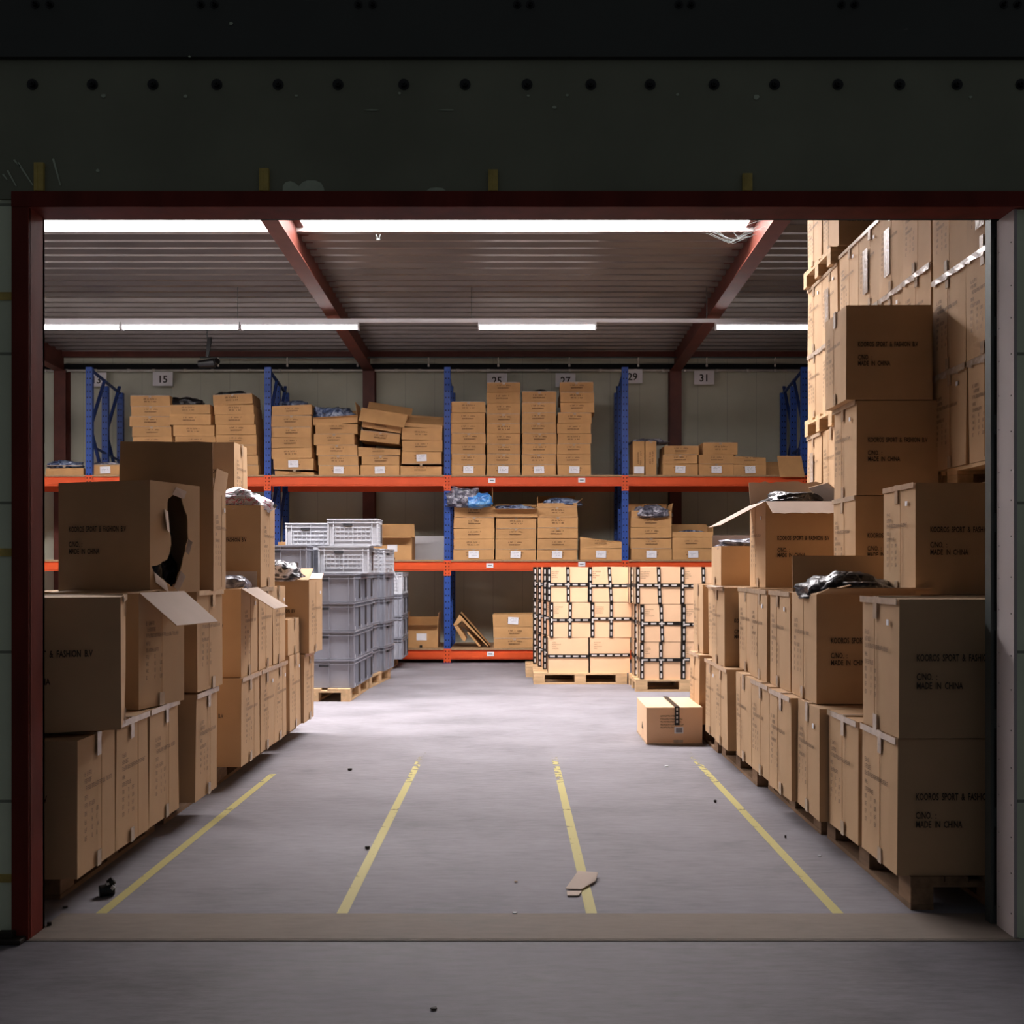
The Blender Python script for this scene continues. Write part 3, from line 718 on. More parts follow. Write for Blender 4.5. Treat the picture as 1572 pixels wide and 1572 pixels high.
for k,(y) in enumerate((5.95,)):
    big_box('L',-2.4,y,L2l,d=.46,h=.59,w=.5,label='box hidden under the tall open box at left',seed=240+k,front=False,fine=False,tapes=False)
    big_box('L',-2.43,y,P0,d=.46,h=.61,w=.5,label='box hidden at floor level behind the left row',seed=245+k,front=False,fine=False,tapes=False)

# ------------------------------------------------------------------ bags
def bag(cx, cy, cz, sx, sy, sz, mat, label, seed, cat='bag', rot=0, name='plastic_bag', flat=.5, amp=.35):
    n, m = 34, 18; mb = MB(); r = random.Random(seed); off = Vector((r.uniform(0,90),r.uniform(0,90),r.uniform(0,90)))
    for j in range(m+1):
        th = math.pi*j/m
        for i in range(n):
            ph = 2*math.pi*i/n
            d = Vector((math.sin(th)*math.cos(ph), math.sin(th)*math.sin(ph), math.cos(th)))
            q = d.copy(); q.x = math.copysign(abs(q.x)**.75,q.x); q.y = math.copysign(abs(q.y)**.75,q.y)
            k = 1 + amp*(abs(noise.noise(d*1.8+off))*1.3-.25) + amp*.55*abs(noise.noise(d*4.5+off)) + amp*.2*noise.noise(d*11+off)
            z = q.z*k
            if z < 0: z *= .35
            mb.v.append((q.x*k*sx/2, q.y*k*sy/2, z*sz))
    for j in range(m):
        for i in range(n):
            a = j*n+i; b = j*n+(i+1)%n; mb.f.append((a,a+n,b+n,b)); mb.m.append(0)
    o = build(mb,name,M[mat],None,(cx,cy,cz),smooth=True); o.rotation_euler = (0,0,R(rot)); tag(o,label,cat); return o
bag(1.87,5.84,1.34,.50,.36,.10,'bag_black','glossy black plastic bags in the open box at right',1)
bag(2.06,7.62,1.955,.42,.34,.09,'bag_black','black plastic bag showing between torn flaps of the wide open box',2)
bag(1.90,8.46,1.655,.44,.3,.07,'bag_grey','silver and black bag on the small box at right',3)
bag(-2.13,7.72,1.94,.52,.36,.12,'bag_pink','white bag with pink and black print atop the left open box',4)
bag(-2.0,7.12,1.335,.26,.28,.10,'bag_grey','grey clear bag sticking out of the left open box',5)
bag(-2.02,8.76,1.42,.34,.30,.12,'bag_white','white and black bag on the far left open box',6)
bag(-1.92,5.30,.155,.1,.06,.05,'bag_grey','crumpled clear film scrap under the left floor row',7) if False else None

bag(-2.13,5.74,1.42,.36,.28,.45,'bag_black','black plastic bag seen through the torn hole of the box',8)
# loose carton on floor
t = thing('cardboard_box','loose taped carton with barcode standing alone on the floor at right','box',(1.099+.235,8.64+.34,0))
w,d,h = .47,.68,.315
build(body_closed(w,d,h,random.Random(9),.004,.003),'body',M['kraft_new'],t)
mb = MB(); mb.box(-.0,-d/2-.008,h-.15,.04,-d/2-.005,h+.004); mb.box(0,-d/2,h+.003,.04,d/2,h+.006); build(mb,'tape',M['tape_black'],t)
mb = MB()
for k in range(4): mb.box(.012,-d/2-.0095,h-.13+.035*k,.026,-d/2-.0078,h-.11+.035*k)
build(mb,'tape_print',M['tape_white'],t)
mb = MB(); mb.box(-.003,-d/2-.008,.095,.072,-d/2-.005,.15); build(mb,'barcode_label',M['paper'],t)
mb = MB()
for k in range(11): mb.box(.01+k*.005,-d/2-.0095,.104,.0125+k*.005,-d/2-.0078,.142)
build(mb,'barcode',M['ink'],t)
mb = MB(); r_ = random.Random(3)
for q in range(5):
    for i in range((13,15,14,16,12)[q]): glyph(mb,-.12+i*.0125+(0 if q else 0),.235-q*.024,.009,.012,r_,.002)
link('printed_text',mb.mesh('printed_text',M['ink2']),t,(0,-d/2-.006,0))
mb = MB(); mb.box(-w/2,-d/2-.006,0,w/2,-d/2-.003,.016); mb.box(-.01,-d/2-.007,0,.07,-d/2-.004,.04); mb.box(-w/2-.006,-d/2,0,-w/2-.003,d/2,.014); build(mb,'clear_tape',M['tape'],t)
mb = MB(); mb.prism([(-w/2-.006,-.12,.10),(-w/2-.006,-.06,.10),(-w/2-.006,-.09,.16)],(-.002,0,0)); build(mb,'warning_mark',M['ink'],t)

# ------------------------------------------------------------------ taped cartons on pallets (centre right)
def taped(x, y, z, w, d, h, label, vt=.5, edge=True, seed=0, grp='new cartons with black tape', vert=True):
    r = random.Random(seed)
    t = thing('taped_carton',label,'box',(x+w/2,y+d/2,z),0,grp,rot=(0,0,R(r.uniform(-1,1))))
    build(body_closed(w,d,h,r,.004,.003),'body',M['kraft_new'],t)
    b = MB(); p = MB(); f = -d/2-.009; tw = .022
    zc_ = h*.5+r.uniform(-.02,.02)
    def vstrip(xc, za, zb, k=0):
        b.prism([(xc-tw,f,zb),(xc+tw,f,zb),(xc+tw+k,f,za),(xc-tw+k,f,za)],(0,.004,0))
        z_ = za+.02
        while z_ < zb-.06:
            s_ = k*(1-(z_-za)/(zb-za)); p.box(xc-.009+s_,f-.0012,z_,xc+.009+s_,f+.001,z_+.055); z_ += .085
    b.box(-w/2,f,zc_-tw,w/2,f+.004,zc_+tw)
    x_ = -w/2+.02
    while x_ < w/2-.07: p.box(x_,f-.0012,zc_-.009,x_+.065,f+.001,zc_+.009); x_ += .1
    if vert: vstrip(-w/2+w*vt,0,h,r.uniform(-.02,.02)+.01)
    if edge: vstrip(-w/2+.018,0,h); 
    # strips on the aisle side
    g = -w/2-.009
    b.box(g,-d/2,zc_-tw,g+.004,d/2,zc_+tw); b.box(g,-tw,0,g+.004,tw,h)
    b.box(g,-d/2-.004,0,g+.004,-d/2+.03,h)
    build(b,'black_tape',M['tape_black'],t); build(p,'tape_print',M['tape_white'],t)
    q = MB(); r2 = random.Random(seed+5)
    for l in range(4):
        for i in range(r2.randrange(4,12)): glyph(q,-w/2+.05+i*.0105,h*.86-l*.026,.007,.009,r2,.0018)
    o = link('fine_print',q.mesh('fine_print',M['ink2']),t,(0,-d/2-.007,0))
    return t
Z1 = 13.12
pallet(X(819,Z1)+.6,Z1+.4,0,0,'pale pallet under the left load of black taped cartons')
pallet(X(807,Z1+.9)+.6,Z1+.85+.4,0,0,'pale pallet behind the left load of taped cartons')
rows = ['bottom','middle','top']; s_ = 0
for j in range(3):
    xo = (.41,.43,.40)[j]
    for i in range(2):
        s_ += 1
        taped(xo+i*.53+(0 if j else .0), Z1+.03, P0+j*.455, .515,.38,.45,'black taped carton, %s row %s column of the left pallet load'%(rows[j],['left','right'][i]),seed=s_,vert=(j>0),edge=(j>0))
    for k in range(3):
        s_ += 1
        taped((.36,.30,.24)[k], Z1+.45+k*.40, P0+j*.455,.5,.38,.45,'%s taped carton in row %s behind the left pallet load'%(rows[j],['two','three','four'][k]),seed=s_)
Z2 = 12.34
pallet(1.435+.6,Z2+.4,0,0,'pale pallet under the right load of black taped cartons')
for j in range(3):
    xo = (1.50,1.50,1.445)[j]
    for i in range(2 if j < 2 else 2):
        s_ += 1
        taped(xo+i*(.50 if j<2 else .54), Z2+.03, P0+j*.455,(.485 if j<2 else .53),.4,.45,'black taped carton, %s row %s column of the right pallet load'%(rows[j],['left','right'][i]),seed=s_)
    s_ += 1
    taped(xo-.02,Z2+.45,P0+j*.455,.5,.4,.45,'%s taped carton behind the right pallet load'%rows[j],seed=s_)

# ------------------------------------------------------------------ crates
def crate_proto(light):
    m1 = M['greylight'] if light else M['grey']
    t = bpy.data.objects.new('plastic_crate', None); COL.objects.link(t)
    w,d,h = .596,.396,.318; mb = MB()
    # walls slightly inset, rim, foot
    a,b_ = w/2-.022, d/2-.022
    for (x0,y0,x1,y1) in ((-a,-b_,a,-b_+.004),(-a,b_-.004,a,b_),(-a,-b_,-a+.004,b_),(a-.004,-b_,a,b_)): mb.box(x0,y0,.0,x1,y1,h)
    mb.box(-a,-b_,.008,a,b_,.014)
    def ring(z0,z1,e):
        mb.box(-w/2+e,-d/2+e,z0,w/2-e,-d/2+.026,z1); mb.box(-w/2+e,d/2-.026,z0,w/2-e,d/2-e,z1)
        mb.box(-w/2+e,-d/2+.026,z0,-w/2+.026,d/2-.026,z1); mb.box(w/2-.026,-d/2+.026,z0,w/2-e,d/2-.026,z1)
    ring(h-.012,h,0); ring(h-.052,h-.044,.004); ring(.004,.014,.012)
    for x in (-w/2+.012,-w/2+.075,-.0,w/2-.075,w/2-.012):
        for sy in (-1,1):
            y0,y1 = sorted((sy*(d/2-.006), sy*b_)); mb.box(x-.004,y0,.01,x+.004,y1,h-.01)
    for y in (-d/2+.012,-d/2+.075,-.05,.05,d/2-.075,d/2-.012):
        for sx in (-1,1):
            x0,x1 = sorted((sx*(w/2-.006), sx*a)); mb.box(x0,y-.004,.01,x1,y+.004,h-.01)
    if light:
        for sy in (-1,1):
            y0,y1 = sorted((sy*(d/2-.010), sy*b_))
            for z in (.06,.11,.16,.21): mb.box(-w/2+.07,y0,z,w/2-.07,y1,z+.01)
            for k in range(9): x = -w/2+.1+k*.05; mb.box(x-.003,y0,.05,x+.003,y1,.23)
        for sx in (-1,1):
            x0,x1 = sorted((sx*(w/2-.010), sx*a))
            for z in (.06,.11,.16,.21): mb.box(x0,-d/2+.05,z,x1,d/2-.05,z+.01)
    build(mb,'body',m1,t)
    s = MB()
    s.box(-.11,-d/2+.003,h-.082,.0,-b_+.001,h-.056); build(s,'hand_hole',M['greydark'],t)
    s = MB(); s.box(a-.001,d/2-.15,.04,w/2-.004,d/2-.035,h-.06); build(s,'end_gap_shade',M['greydark'],t)  # dark block painting the shaded gap seen between crates
    s = MB()
    for y in (-.14,.14): s.box(a,y-.012,.012,a+.014,y+.012,.05)
    build(s,'foot_clip',M['greylight'],t)
    return t
CP = {}; cu = set()
def crate(cx, cy, z, yaw, light, label, grp='stacked grey crates'):
    if light not in CP: CP[light] = crate_proto(light)
    t = copy_tree(CP[light]) if light in cu else CP[light]
    cu.add(light); t.location = (cx,cy,z); t.rotation_euler = (0,0,R(yaw)); tag(t,label,'crate',grp); return t
lev = ['bottom','second','third','fourth','fifth','top']
pz = P0
pallet(-1.84-.4,11.42+.6,0,90-1.8,'pale pallet under the nearest grey crate stack')
pallet(-1.76-.4,12.68+.6,0,90-5.5,'pale pallet under the middle grey crate stack')
pallet(-1.74-.6+.1,15.0+.3,0,90,'pale pallet under the far grey crate stack by the rack')
for j in range(4):
    for k in range(3):
        crate(-1.80-.3+.012*k,11.47+.2+.4*k,pz+.32*j,-1.5,False,'grey crate, %s level, %s from the front of the nearest stack'%(lev[j],['first','second','third'][k]))
    crate(-2.72,11.47+.2,pz+.32*j,0,False,'grey crate, %s level, left column of the nearest stack'%lev[j])
    crate(-2.72,12.08,pz+.32*j,0,False,'grey crate, %s level, left rear column of the nearest stack'%lev[j])
crate(-2.62,11.55,pz+1.28,0,False,'solid grey crate on the left column, fifth level')
crate(-2.0,12.02,pz+1.28,0,True,'light grey slatted crate, lower of the two at the middle of the stack')
crate(-1.90,12.06,pz+1.60,0,True,'topmost light grey slatted crate, brightest of all')
crate(-2.44,12.30,pz+1.56,0,True,'light grey slatted crate left of the topmost one') 
crate(-2.46,12.42,pz+1.28,0,True,'light grey crate supporting the upper left slatted crate')
for j in range(5):
    for k in range(2):
        crate(-1.80-.2+.055*k*1.1+.06*(k),12.72+.3+.6*k,pz+.32*j,90-5.5,j>3,'grey crate, %s level, %s of the middle stack'%(lev[j],['front','rear'][k]))
for j in range(4):
    for k in range(2):
        crate(-1.67-.3+.0,15.05+.2+.4*k,pz+.32*j,0,j==3,'grey crate, %s level, %s of the far stack by the rack'%(lev[j],['front','rear'][k]))
mb = MB(); mb.bar((X(601,12.9),12.85,H(868,12.9)),(X(609,12.9),12.9,H(889,12.9)),.03,.004)
tag(build(mb,'paper_tag',M['paper']),'white slip hanging from the side of the crate stack','tag')

# ------------------------------------------------------------------ pallet rack
RZ = 16.04; RD = 1.25
ux = [-9.50,-6.70,-3.90,-1.085,1.70,4.51]
lv = [(2.95,.028),(1.62,.028),(.235,.028)]     # shelf surface heights
rk = thing('pallet_rack','long blue and orange pallet rack along the back wall','rack',(0,RZ,0))
def post(hgt=4.64):
    mb = MB(); w = .1; mb.box(-w/2,0,0,w/2,.006,hgt); mb.box(-w/2,.006,0,-w/2+.005,.07,hgt); mb.box(w/2-.005,.006,0,w/2,.07,hgt)
    z = .06
    while z < hgt-.05:
        for x in (-.022,.022): mb.box(x-.0085,-.0012,z-.011,x+.0085,.0006,z+.011,1)
        z += .1
    for k in range(int(hgt/.1)):
        for s in (-1,1): mb.box(min(s*.0505,s*.049),.03,.1*k+.02,max(s*.0505,s*.049),.042,.1*k+.045,1)
    return mb.mesh('upright',[M['blue'],M['hole']])
pm = post()
brm = MB()
def braces():
    mb = MB(); z = .3; i = 0
    y0,y1 = .06,.62
    while z < 3.9:
        a,b = ((y0,z),(y1,z+.85)) if i%2==0 else ((y1,z),(y0,z+.85))
        mb.bar((0,a[0],a[1]),(0,b[0],b[1]),.03,.045,up=Vector((1,0,0))); 
        mb.bar((0,a[0]+.62,a[1]),(0,b[0]+.62,b[1]),.03,.045,up=Vector((1,0,0)))
        z += .85; i += 1
    mb.bar((0,.03,4.62),(0,RD,4.44),.03,.04,up=Vector((1,0,0))); mb.bar((0,.03,.25),(0,RD,.25),.03,.04,up=Vector((1,0,0))); mb.bar((0,.03,3.42),(0,RD,3.3),.03,.03,up=Vector((1,0,0)))
    return mb.mesh('brace',M['bluedark'])
bmsh = braces()
pm_short = post(4.45)
for x in ux:
    link('upright',pm,rk,(x,0,0)); link('upright',pm_short,rk,(x,.62,0)); link('upright',pm_short,rk,(x,RD,0)); link('brace',bmsh,rk,(x,0,0))
    for (z,t_) in lv:
        mb = MB(); mb.box(-.055,-.008,z-.25,.055,.0,z-.01)
        for q in range(4):
            for s in (-1,1): mb.box(s*.025-.007,-.010,z-.225+q*.055,s*.025+.007,-.0075,z-.205+q*.055,1)
        o = link('beam_connector',mb.mesh('beam_connector',[M['orange'],M['hole']]),rk,(x,0,0))
    mb = MB(); mb.box(-.07,-.03,0,.07,.12,.008); build(mb,'base_plate',M['bluedark'],rk,(x,0,0))
for a,b in zip(ux[:-1],ux[1:]):
    L = b-a-.1
    for (z,t_) in lv:
        top = z-t_
        mb = MB(); mb.box(0,0,top-.125,L,.045,top-.045); mb.box(0,.022,top-.05,L,.045,top); mb.box(0,.012,top-.147,L,.045,top-.125)
        me = mb.mesh('beam',M['orange']); link('beam',me,rk,(a+.05,-.004,0)); link('beam',me,rk,(a+.05,RD-.05,0))
        build(MB().box(0,-.006,top,L,RD-.02,z),'shelf_board',M['chip'],rk,(a+.05,0,0))
for px,z in ((755,2.86),(893,2.865),(752,1.53),(893,1.55),(753,.145),(650,.15)):
    if px == 650: continue
    mb = MB(); mb.box(-.055,-.003,-.035,.055,0,.035); o = build(mb,'beam_label',M['paper'],rk,(X(px,RZ),-.008,z)); 
    build(MB().box(-.03,-.0045,-.008,.03,-.0028,.008),'beam_label_print',M['papertext'],o)

# shelf cartons ---------------------------------------------------------
S16 = 16.07
def flat_carton(x0, x1, z0, h, label, grp, d=.55, lab=False, yaw=0, roll=0, crush=0, seed=0, y=S16, taped_=False, pr=True, labx=0):
    w = x1-x0; r = random.Random(seed)
    t = thing('flat_carton',label,'box',((x0+x1)/2,y+d/2,z0),0,grp,rot=(0,R(roll),R(yaw)))
    build(body_closed(w,d,h-.003,r,.004,.004,crush=crush),'body',M['kraft_shelf'],t)
    if pr: link('printed_text',SPRINT[r.randrange(3)],t,(r.uniform(-.02,.02),-d/2-.012,h*.5))
    if lab:
        mb = MB(); z = h*.48
        c = labx; rr = r.uniform(-.06,.06)
        m = Matrix.Translation((c,-d/2-.014,z)) @ Matrix.Rotation(rr,4,'Y')
        mb.box(-.08,-.001,-.055,.08,.001,.055,0,m)
        o = build(mb,'shipping_label',M['paper'],t)
        q = MB(); r2 = random.Random(seed)
        for l in range(3):
            for i in range(6): 
                if r2.random() < .7: q.box(-.05+i*.017,-.0022,.03-l*.022,-.038+i*.017,-.0012,.034-l*.022,0,m)
        build(q,'label_print',M['papertext'],o)
    if taped_ or r.random() < .45:
        mb = MB(); mb.prism([(-w/2+.01,-d/2-.009,h-.008),(w/2-.01,-d/2-.009,h-.008),(w/2-.01,-d/2-.009,h),(-w/2+.01,-d/2-.009,h)],(0,.012,.003))
        mb.box(-.02,-d/2-.0125,h-.035,.02,-d/2-.009,h)
        build(mb,'tape',M['tape'],t)
    return t
def stack(name, grp, zb, zs, items, z2=None, conv=None, seed=0, labi=None, d=.55, labx=0, y=S16):
    """items bottom-up: (x0,x1,ytop,ybot[,opts])"""
    z = zb; ox, oy, sc = conv
    for i, it in enumerate(items):
        x0 = X(ox+it[0]/sc, S16); x1 = X(ox+it[1]/sc, S16); h = (it[3]-it[2])/sc*S16/F
        op = it[4] if len(it) > 4 else {}
        flat_carton(x0,x1,z,h,'flat carton, %s of %s'%(ords[i],name),grp,seed=seed+i,lab=(i==labi),d=d,labx=labx,yaw=op.get('yaw',rnd.uniform(-1.5,1.5)),roll=op.get('roll',rnd.uniform(-.6,.6)),crush=op.get('crush',0),y=y+op.get('dy',rnd.uniform(-.01,.01)),taped_=op.get('tape',False))
        z += h + op.get('gap',0)
    return z
c4 = (60,540,3.93); c5 = (400,540,5.24); c6 = (670,540,4.764); c7 = (930,540,4.764); c8 = (560,730,4.624); c1 = (780,740,3.744)
G1 = 'flat cartons on the top rack shelf'; G2 = 'flat cartons on the middle rack shelf'; G3 = 'flat cartons on the bottom rack shelf'
T = 2.952; Mz = 1.622; B = .237
def seq(n, y0, y1): 
    s = (y1-y0)/n; return [(y0+s*k, y0+s*(k+1)) for k in range(n)][::-1]
# bay 1
it = [(570,805,a,b) for a,b in seq(4,512,742)] + [(562,800,450,512),(545,788,380,442),(555,790,320,380),(548,785,255,320)]
zt = stack('the stack below sign 15',G1,T,0,it,conv=c4,seed=500)
it = [(825,1065,a,b) for a,b in seq(3,570,742)] + [(820,1062,508,570),(808,1055,440,508),(788,1035,375,440),(790,1035,318,375)]
stack('the stack right of sign 15',G1,T,0,it,conv=c4,seed=510)
it = [(1080,1325,685,745),(1075,1320,625,685),(1072,1312,565,625),(1066,1308,502,565),(1068,1305,440,502),(1062,1300,380,440),(1055,1292,320,380),(1048,1285,258,320,{'roll':-3})]
stack('the stack left of the second upright',G1,T,0,it,conv=c4,seed=520)
flat_carton(X(136,S16),X(184,S16),T,.165,'single low carton with white label at the first blue upright',G1,lab=True,seed=530,pr=False,y=16.12)
flat_carton(X(70,S16),X(128,S16),T,.15,'crushed open carton at the far left end of the top shelf',G1,lab=False,seed=531,pr=False,crush=1)
bag(X(100,16.3),16.35,T+.145,.5,.4,.1,'bag_blue','blue grey garment bag on the leftmost shelf carton',11)
bag(X(160,16.3),16.4,T+.16,.4,.35,.07,'bag_grey','dark clear bag on the labelled carton behind the first upright',12)
bag(X(285,16.3),16.4,T+1.13,.55,.4,.12,'bag_black','dark bag with blue shine on the stack right of sign 15',13)
bag(X(358,16.3),16.4,T+1.27,.55,.4,.07,'bag_black','black bag on the stack left of the second upright',14)
# bay 2
it = [(115,430,945,990,{'crush':1}),(105,425,857,945),(90,415,772,857,{'roll':-1.5}),(88,410,688,772,{'roll':-1.2}),(90,410,605,688),(85,410,512,605,{'tape':True}),(92,412,428,512,{'roll':-2.5})]
stack('the stack right of the second upright',G1,T,0,it,conv=c5,seed=540,labi=1)
it = [(470,795,915,992,{'tape':True}),(460,780,835,915),(450,775,750,835),(430,755,662,750,{'tape':True}),(440,775,565,662,{'crush':.4})]
stack('the stack under the raised black flap',G1,T,0,it,conv=c5,seed=550,labi=0)
it = [(805,1120,912,992),(815,1120,838,912),(783,1120,752,838,{'crush':1,'roll':-2,'gap':.01})]
z3 = stack('the slumping stack with the big loose flap',G1,T,0,it,conv=c5,seed=560,labi=0)
flat_carton(X(552,S16),X(613,S16),z3+.035,.16,'tilted flat carton, fourth in the slumping stack',G1,roll=6,seed=566,pr=True)
flat_carton(X(555,S16),X(615,S16),z3+.225,.155,'tilted flat carton, fifth in the slumping stack',G1,roll=10,seed=567)
it = [(1125,1455,905,995,{'crush':.6}),(1140,1460,808,905),(1140,1465,715,808),(1135,1460,615,715,{'roll':2})]
stack('the stack left of the third upright',G1,T,0,it,conv=c5,seed=570,labi=1)
def open_carton(x0,x1,z0,h,label,grp,flaps,d=.5,y=S16,roll=0,yaw=0,lab=False,name='open_carton'):
    w = x1-x0; t = thing(name,label,'box',((x0+x1)/2,y+d/2,z0),0,grp,rot=(0,R(roll),R(yaw)))
    th=.006; mb=MB(); mb.box(-w/2,-d/2,0,w/2,d/2,th); mb.box(-w/2,-d/2,th,w/2,-d/2+th,h); mb.box(-w/2,d/2-th,th,w/2,d/2,h); mb.box(-w/2,-d/2+th,th,-w/2+th,d/2-th,h); mb.box(w/2-th,-d/2+th,th,w/2,d/2-th,h)
    build(mb,'body',M['kraft_shelf'],t)
    for fs,ang,ln in flaps:
        L = w if fs in 'FB' else d
        base = {'F': ((-w/2+.003, -d/2, h), 0), 'B': ((w/2-.003, d/2, h), 180), 'L': ((-w/2, d/2-.003, h), -90), 'R': ((w/2, -d/2+.003, h), 90)}[fs]
        m = Matrix.Translation(base[0]) @ Matrix.Rotation(R(base[1]),4,'Z') @ Matrix.Rotation(R(ang),4,'X')
        me = flap_mb(L-.006,ln).mesh('flap',M['kraft_shelf']); me.transform(m); link('flap',me,t)
    if lab:
        o = build(MB().box(-.08,-d/2-.004,h*.35,.08,-d/2-.001,h*.35+.11),'shipping_label',M['paper'],t)
    return t
open_carton(X(481,S16),X(549,S16),T+.80,.11,'open carton with a black flap raised at right, upper shelf',G1,[('R',-5,.22),('F',95,.05),('B',0,.16)],roll=-3)
bag(X(512,16.3),16.36,T+.90,.66,.45,.19,'bag_blue','navy blue bag heaped on the carton with the raised flap',15)
bag(X(450,16.3),16.45,T+1.10,.5,.4,.10,'bag_blue','blue bag on the stack right of the second upright',16)
open_carton(X(553,S16),X(625,S16),z3+.42,.1,'tilted open carton with a large flap hanging in front',G1,[('F',150,.26),('B',20,.2)],roll=9)
t = open_carton(X(616,S16),X(679,S16),T+.74,.06,'shallow open carton with its lid leaning back, left of the third upright',G1,[('B',5,.2),('F',-60,.26)],roll=4)
# bay 3
def s3(a,b,ys): return [(a,b,p,q) for p,q in zip(ys[:-1],ys[1:])][::-1]
stack('the seven high stack right of the third upright',G1,T,0,s3(108,356,[360,440,517,590,665,742,817,895]),conv=c6,seed=600,labi=0)
stack('the tall stack below sign 25',G1,T,0,s3(368,610,[218,290,370,450,520,592,670,742,820,895]),conv=c6,seed=610,labi=0)
stack('the eight high stack between signs 25 and 27',G1,T,0,[x+({'tape':True},) for x in s3(628,875,[285,365,440,515,590,667,745,820,895])],conv=c6,seed=620,labi=0)
it = s3(885,1130,[215,290,362,440,518,592,667,742,820,895]); it = [ (a+ (20 if i>6 else 0), b+(20 if i>6 else 0), c, d) if i < 7 else (a+20,b+20,c,d) for i,(a,b,c,d) in enumerate(it)]
it[6] = (it[6][0]+28,it[6][1]+28,it[6][2],it[6][3])
stack('the tall stack below sign 27',G1,T,0,it,conv=c6,seed=630,labi=0)
bag(X(720,16.3),16.4,T+1.125,.5,.4,.05,'bag_grey','clear film lying on the seven high stack',17)
bag(X(830,16.3),16.5,T+1.28,.4,.3,.1,'bag_black','black bag on the eight high stack below sign 27',18)
# bay 4
for i,(a,b,l) in enumerate(((972,989.5,'narrow upright carton with white label right of the fourth upright'),(991,1007.5,'narrow upright carton without label beside the labelled narrow one'))):
    t = flat_carton(X(a,S16),X(b,S16),T,.53,l,G1,seed=640+i,pr=False,d=.5)
    me = SPRINT[i].copy(); o = link('printed_text',me,t,(0,-.262,.26),(0,R(90),0))
    if i == 0: build(MB().box(-.078,-.265,.02,.078,-.262,.13),'shipping_label',M['paper'],t)
bag(X(995,16.3),16.4,T+.53,.6,.45,.06,'bag_grey','clear grey bag across the two narrow upright cartons',19)
stack('the stack left of sign 31',G1,T,0,[(415,670,808,890),(420,670,742,808),(430,680,675,742)],conv=c7,seed=650,labi=0)
stack('the stack below sign 31',G1,T,0,[(680,935,808,890),(680,935,742,808),(710,965,652,742)],conv=c7,seed=655,labi=0)
stack('the low stack beside the carton with hanging flap',G1,T,0,[(935,1172,812,890),(937,1172,745,812,{'crush':.8})],conv=c7,seed=660,labi=0)
open_carton(X(1178,S16),X(1232,S16),T,.12,'open carton with a square flap hanging over the right end of shelf',G1,[('L',10,.12),('B',0,.15)],y=16.2)
mb = MB(); mb.prism([(X(1193,16.0),16.0,T+.29),(X(1230,16.0),16.0,T+.29),(X(1235,16.0),15.98,T-.04),(X(1197,16.0),15.98,T-.04)],(0,.006,0))
tag(build(mb,'cardboard_sheet',M['kraft_shelf']),'flat cardboard sheet leaning at the right end of the top shelf','cardboard')
# mid level
it = [(632,920,a,b) for a,b in zip((535,462,388,308,232),(610,535,462,388,308))]
zt = stack('the stack under the bright blue bag',G2,Mz,0,it,conv=c8,seed=700,labi=0)
open_carton(X(699,S16),X(756,S16),zt,.12,'open carton under the bright blue bag at the third upright',G2,[('R',0,.18),('B',0,.15)])
bag(X(713,15.95),16.08,zt+.06,.52,.45,.22,'bag_grey','big crumpled clear bag spilling over the third upright',21,amp=.5)
bag(X(733,15.95),15.98,zt+.03,.42,.35,.17,'bag_bluebright','bright blue wrapped garments on the open middle shelf carton',22,rot=10)
it = [(930,1215,a,b) for a,b in zip((535,462,388,310),(610,535,462,388))]
zt = stack('the middle shelf stack with lid front hanging',G2,Mz,0,it,conv=c8,seed=710,labi=0)
open_carton(X(758,S16),X(825,S16),zt,.13,'open carton with grey bags, second on the middle shelf stacks',G2,[('F',95,.12),('B',0,.1)],y=16.03)
bag(X(790,16.2),16.25,zt+.125,.6,.4,.07,'bag_blue','grey blue garment bags in the open carton second from upright',23)
it = [(1225,1510,a,b) for a,b in zip((535,458,382,306,236),(610,535,458,382,306))]
zt = stack('the middle shelf stack with pointed bag on top',G2,Mz,0,it,conv=c8,seed=720,labi=0)
open_carton(X(825,S16),X(886,S16),zt,.06,'shallow open carton under the pointed blue grey bag',G2,[('B',0,.14),('L',0,.1),('R',50,.12)])
bag(X(862,16.2),16.3,zt+.04,.62,.4,.10,'bag_blue','pointed blue grey bag on the third middle shelf stack',24)
stack('the pair left of the fourth upright',G2,Mz,0,[(415,655,390,455),(415,655,322,390,{'crush':1})],conv=c1,seed=730,labi=0)
it = [(705,940,a,b) for a,b in ((390,455),(330,390),(270,330),(210,270))]
zt = stack('the middle shelf stack right of the fourth upright',G2,Mz,0,it,conv=c1,seed=740,labi=0)
open_carton(X(969,S16),X(1031,S16),zt,.10,'open carton topping the stack right of the fourth upright',G2,[('B',0,.14),('R',12,.12)])
bag(X(1002,16.1),16.18,zt+.03,.54,.4,.14,'bag_grey','shiny grey bag bulging over the stack right of fourth upright',25)
it = [(945,1180,a,b) for a,b in ((390,455),(325,390))]
zt = stack('the short middle shelf stack nearest the right boxes',G2,Mz,0,it,conv=c1,seed=750,labi=0)
open_carton(X(1032,S16),X(1095,S16),zt,.08,'open carton on the short middle shelf stack nearest right',G2,[('B',0,.14),('L',0,.1),('R',0,.1)])
bag(X(1064,16.2),16.3,zt+.04,.5,.35,.07,'bag_grey','grey bag in the open carton on the short right stack',26)
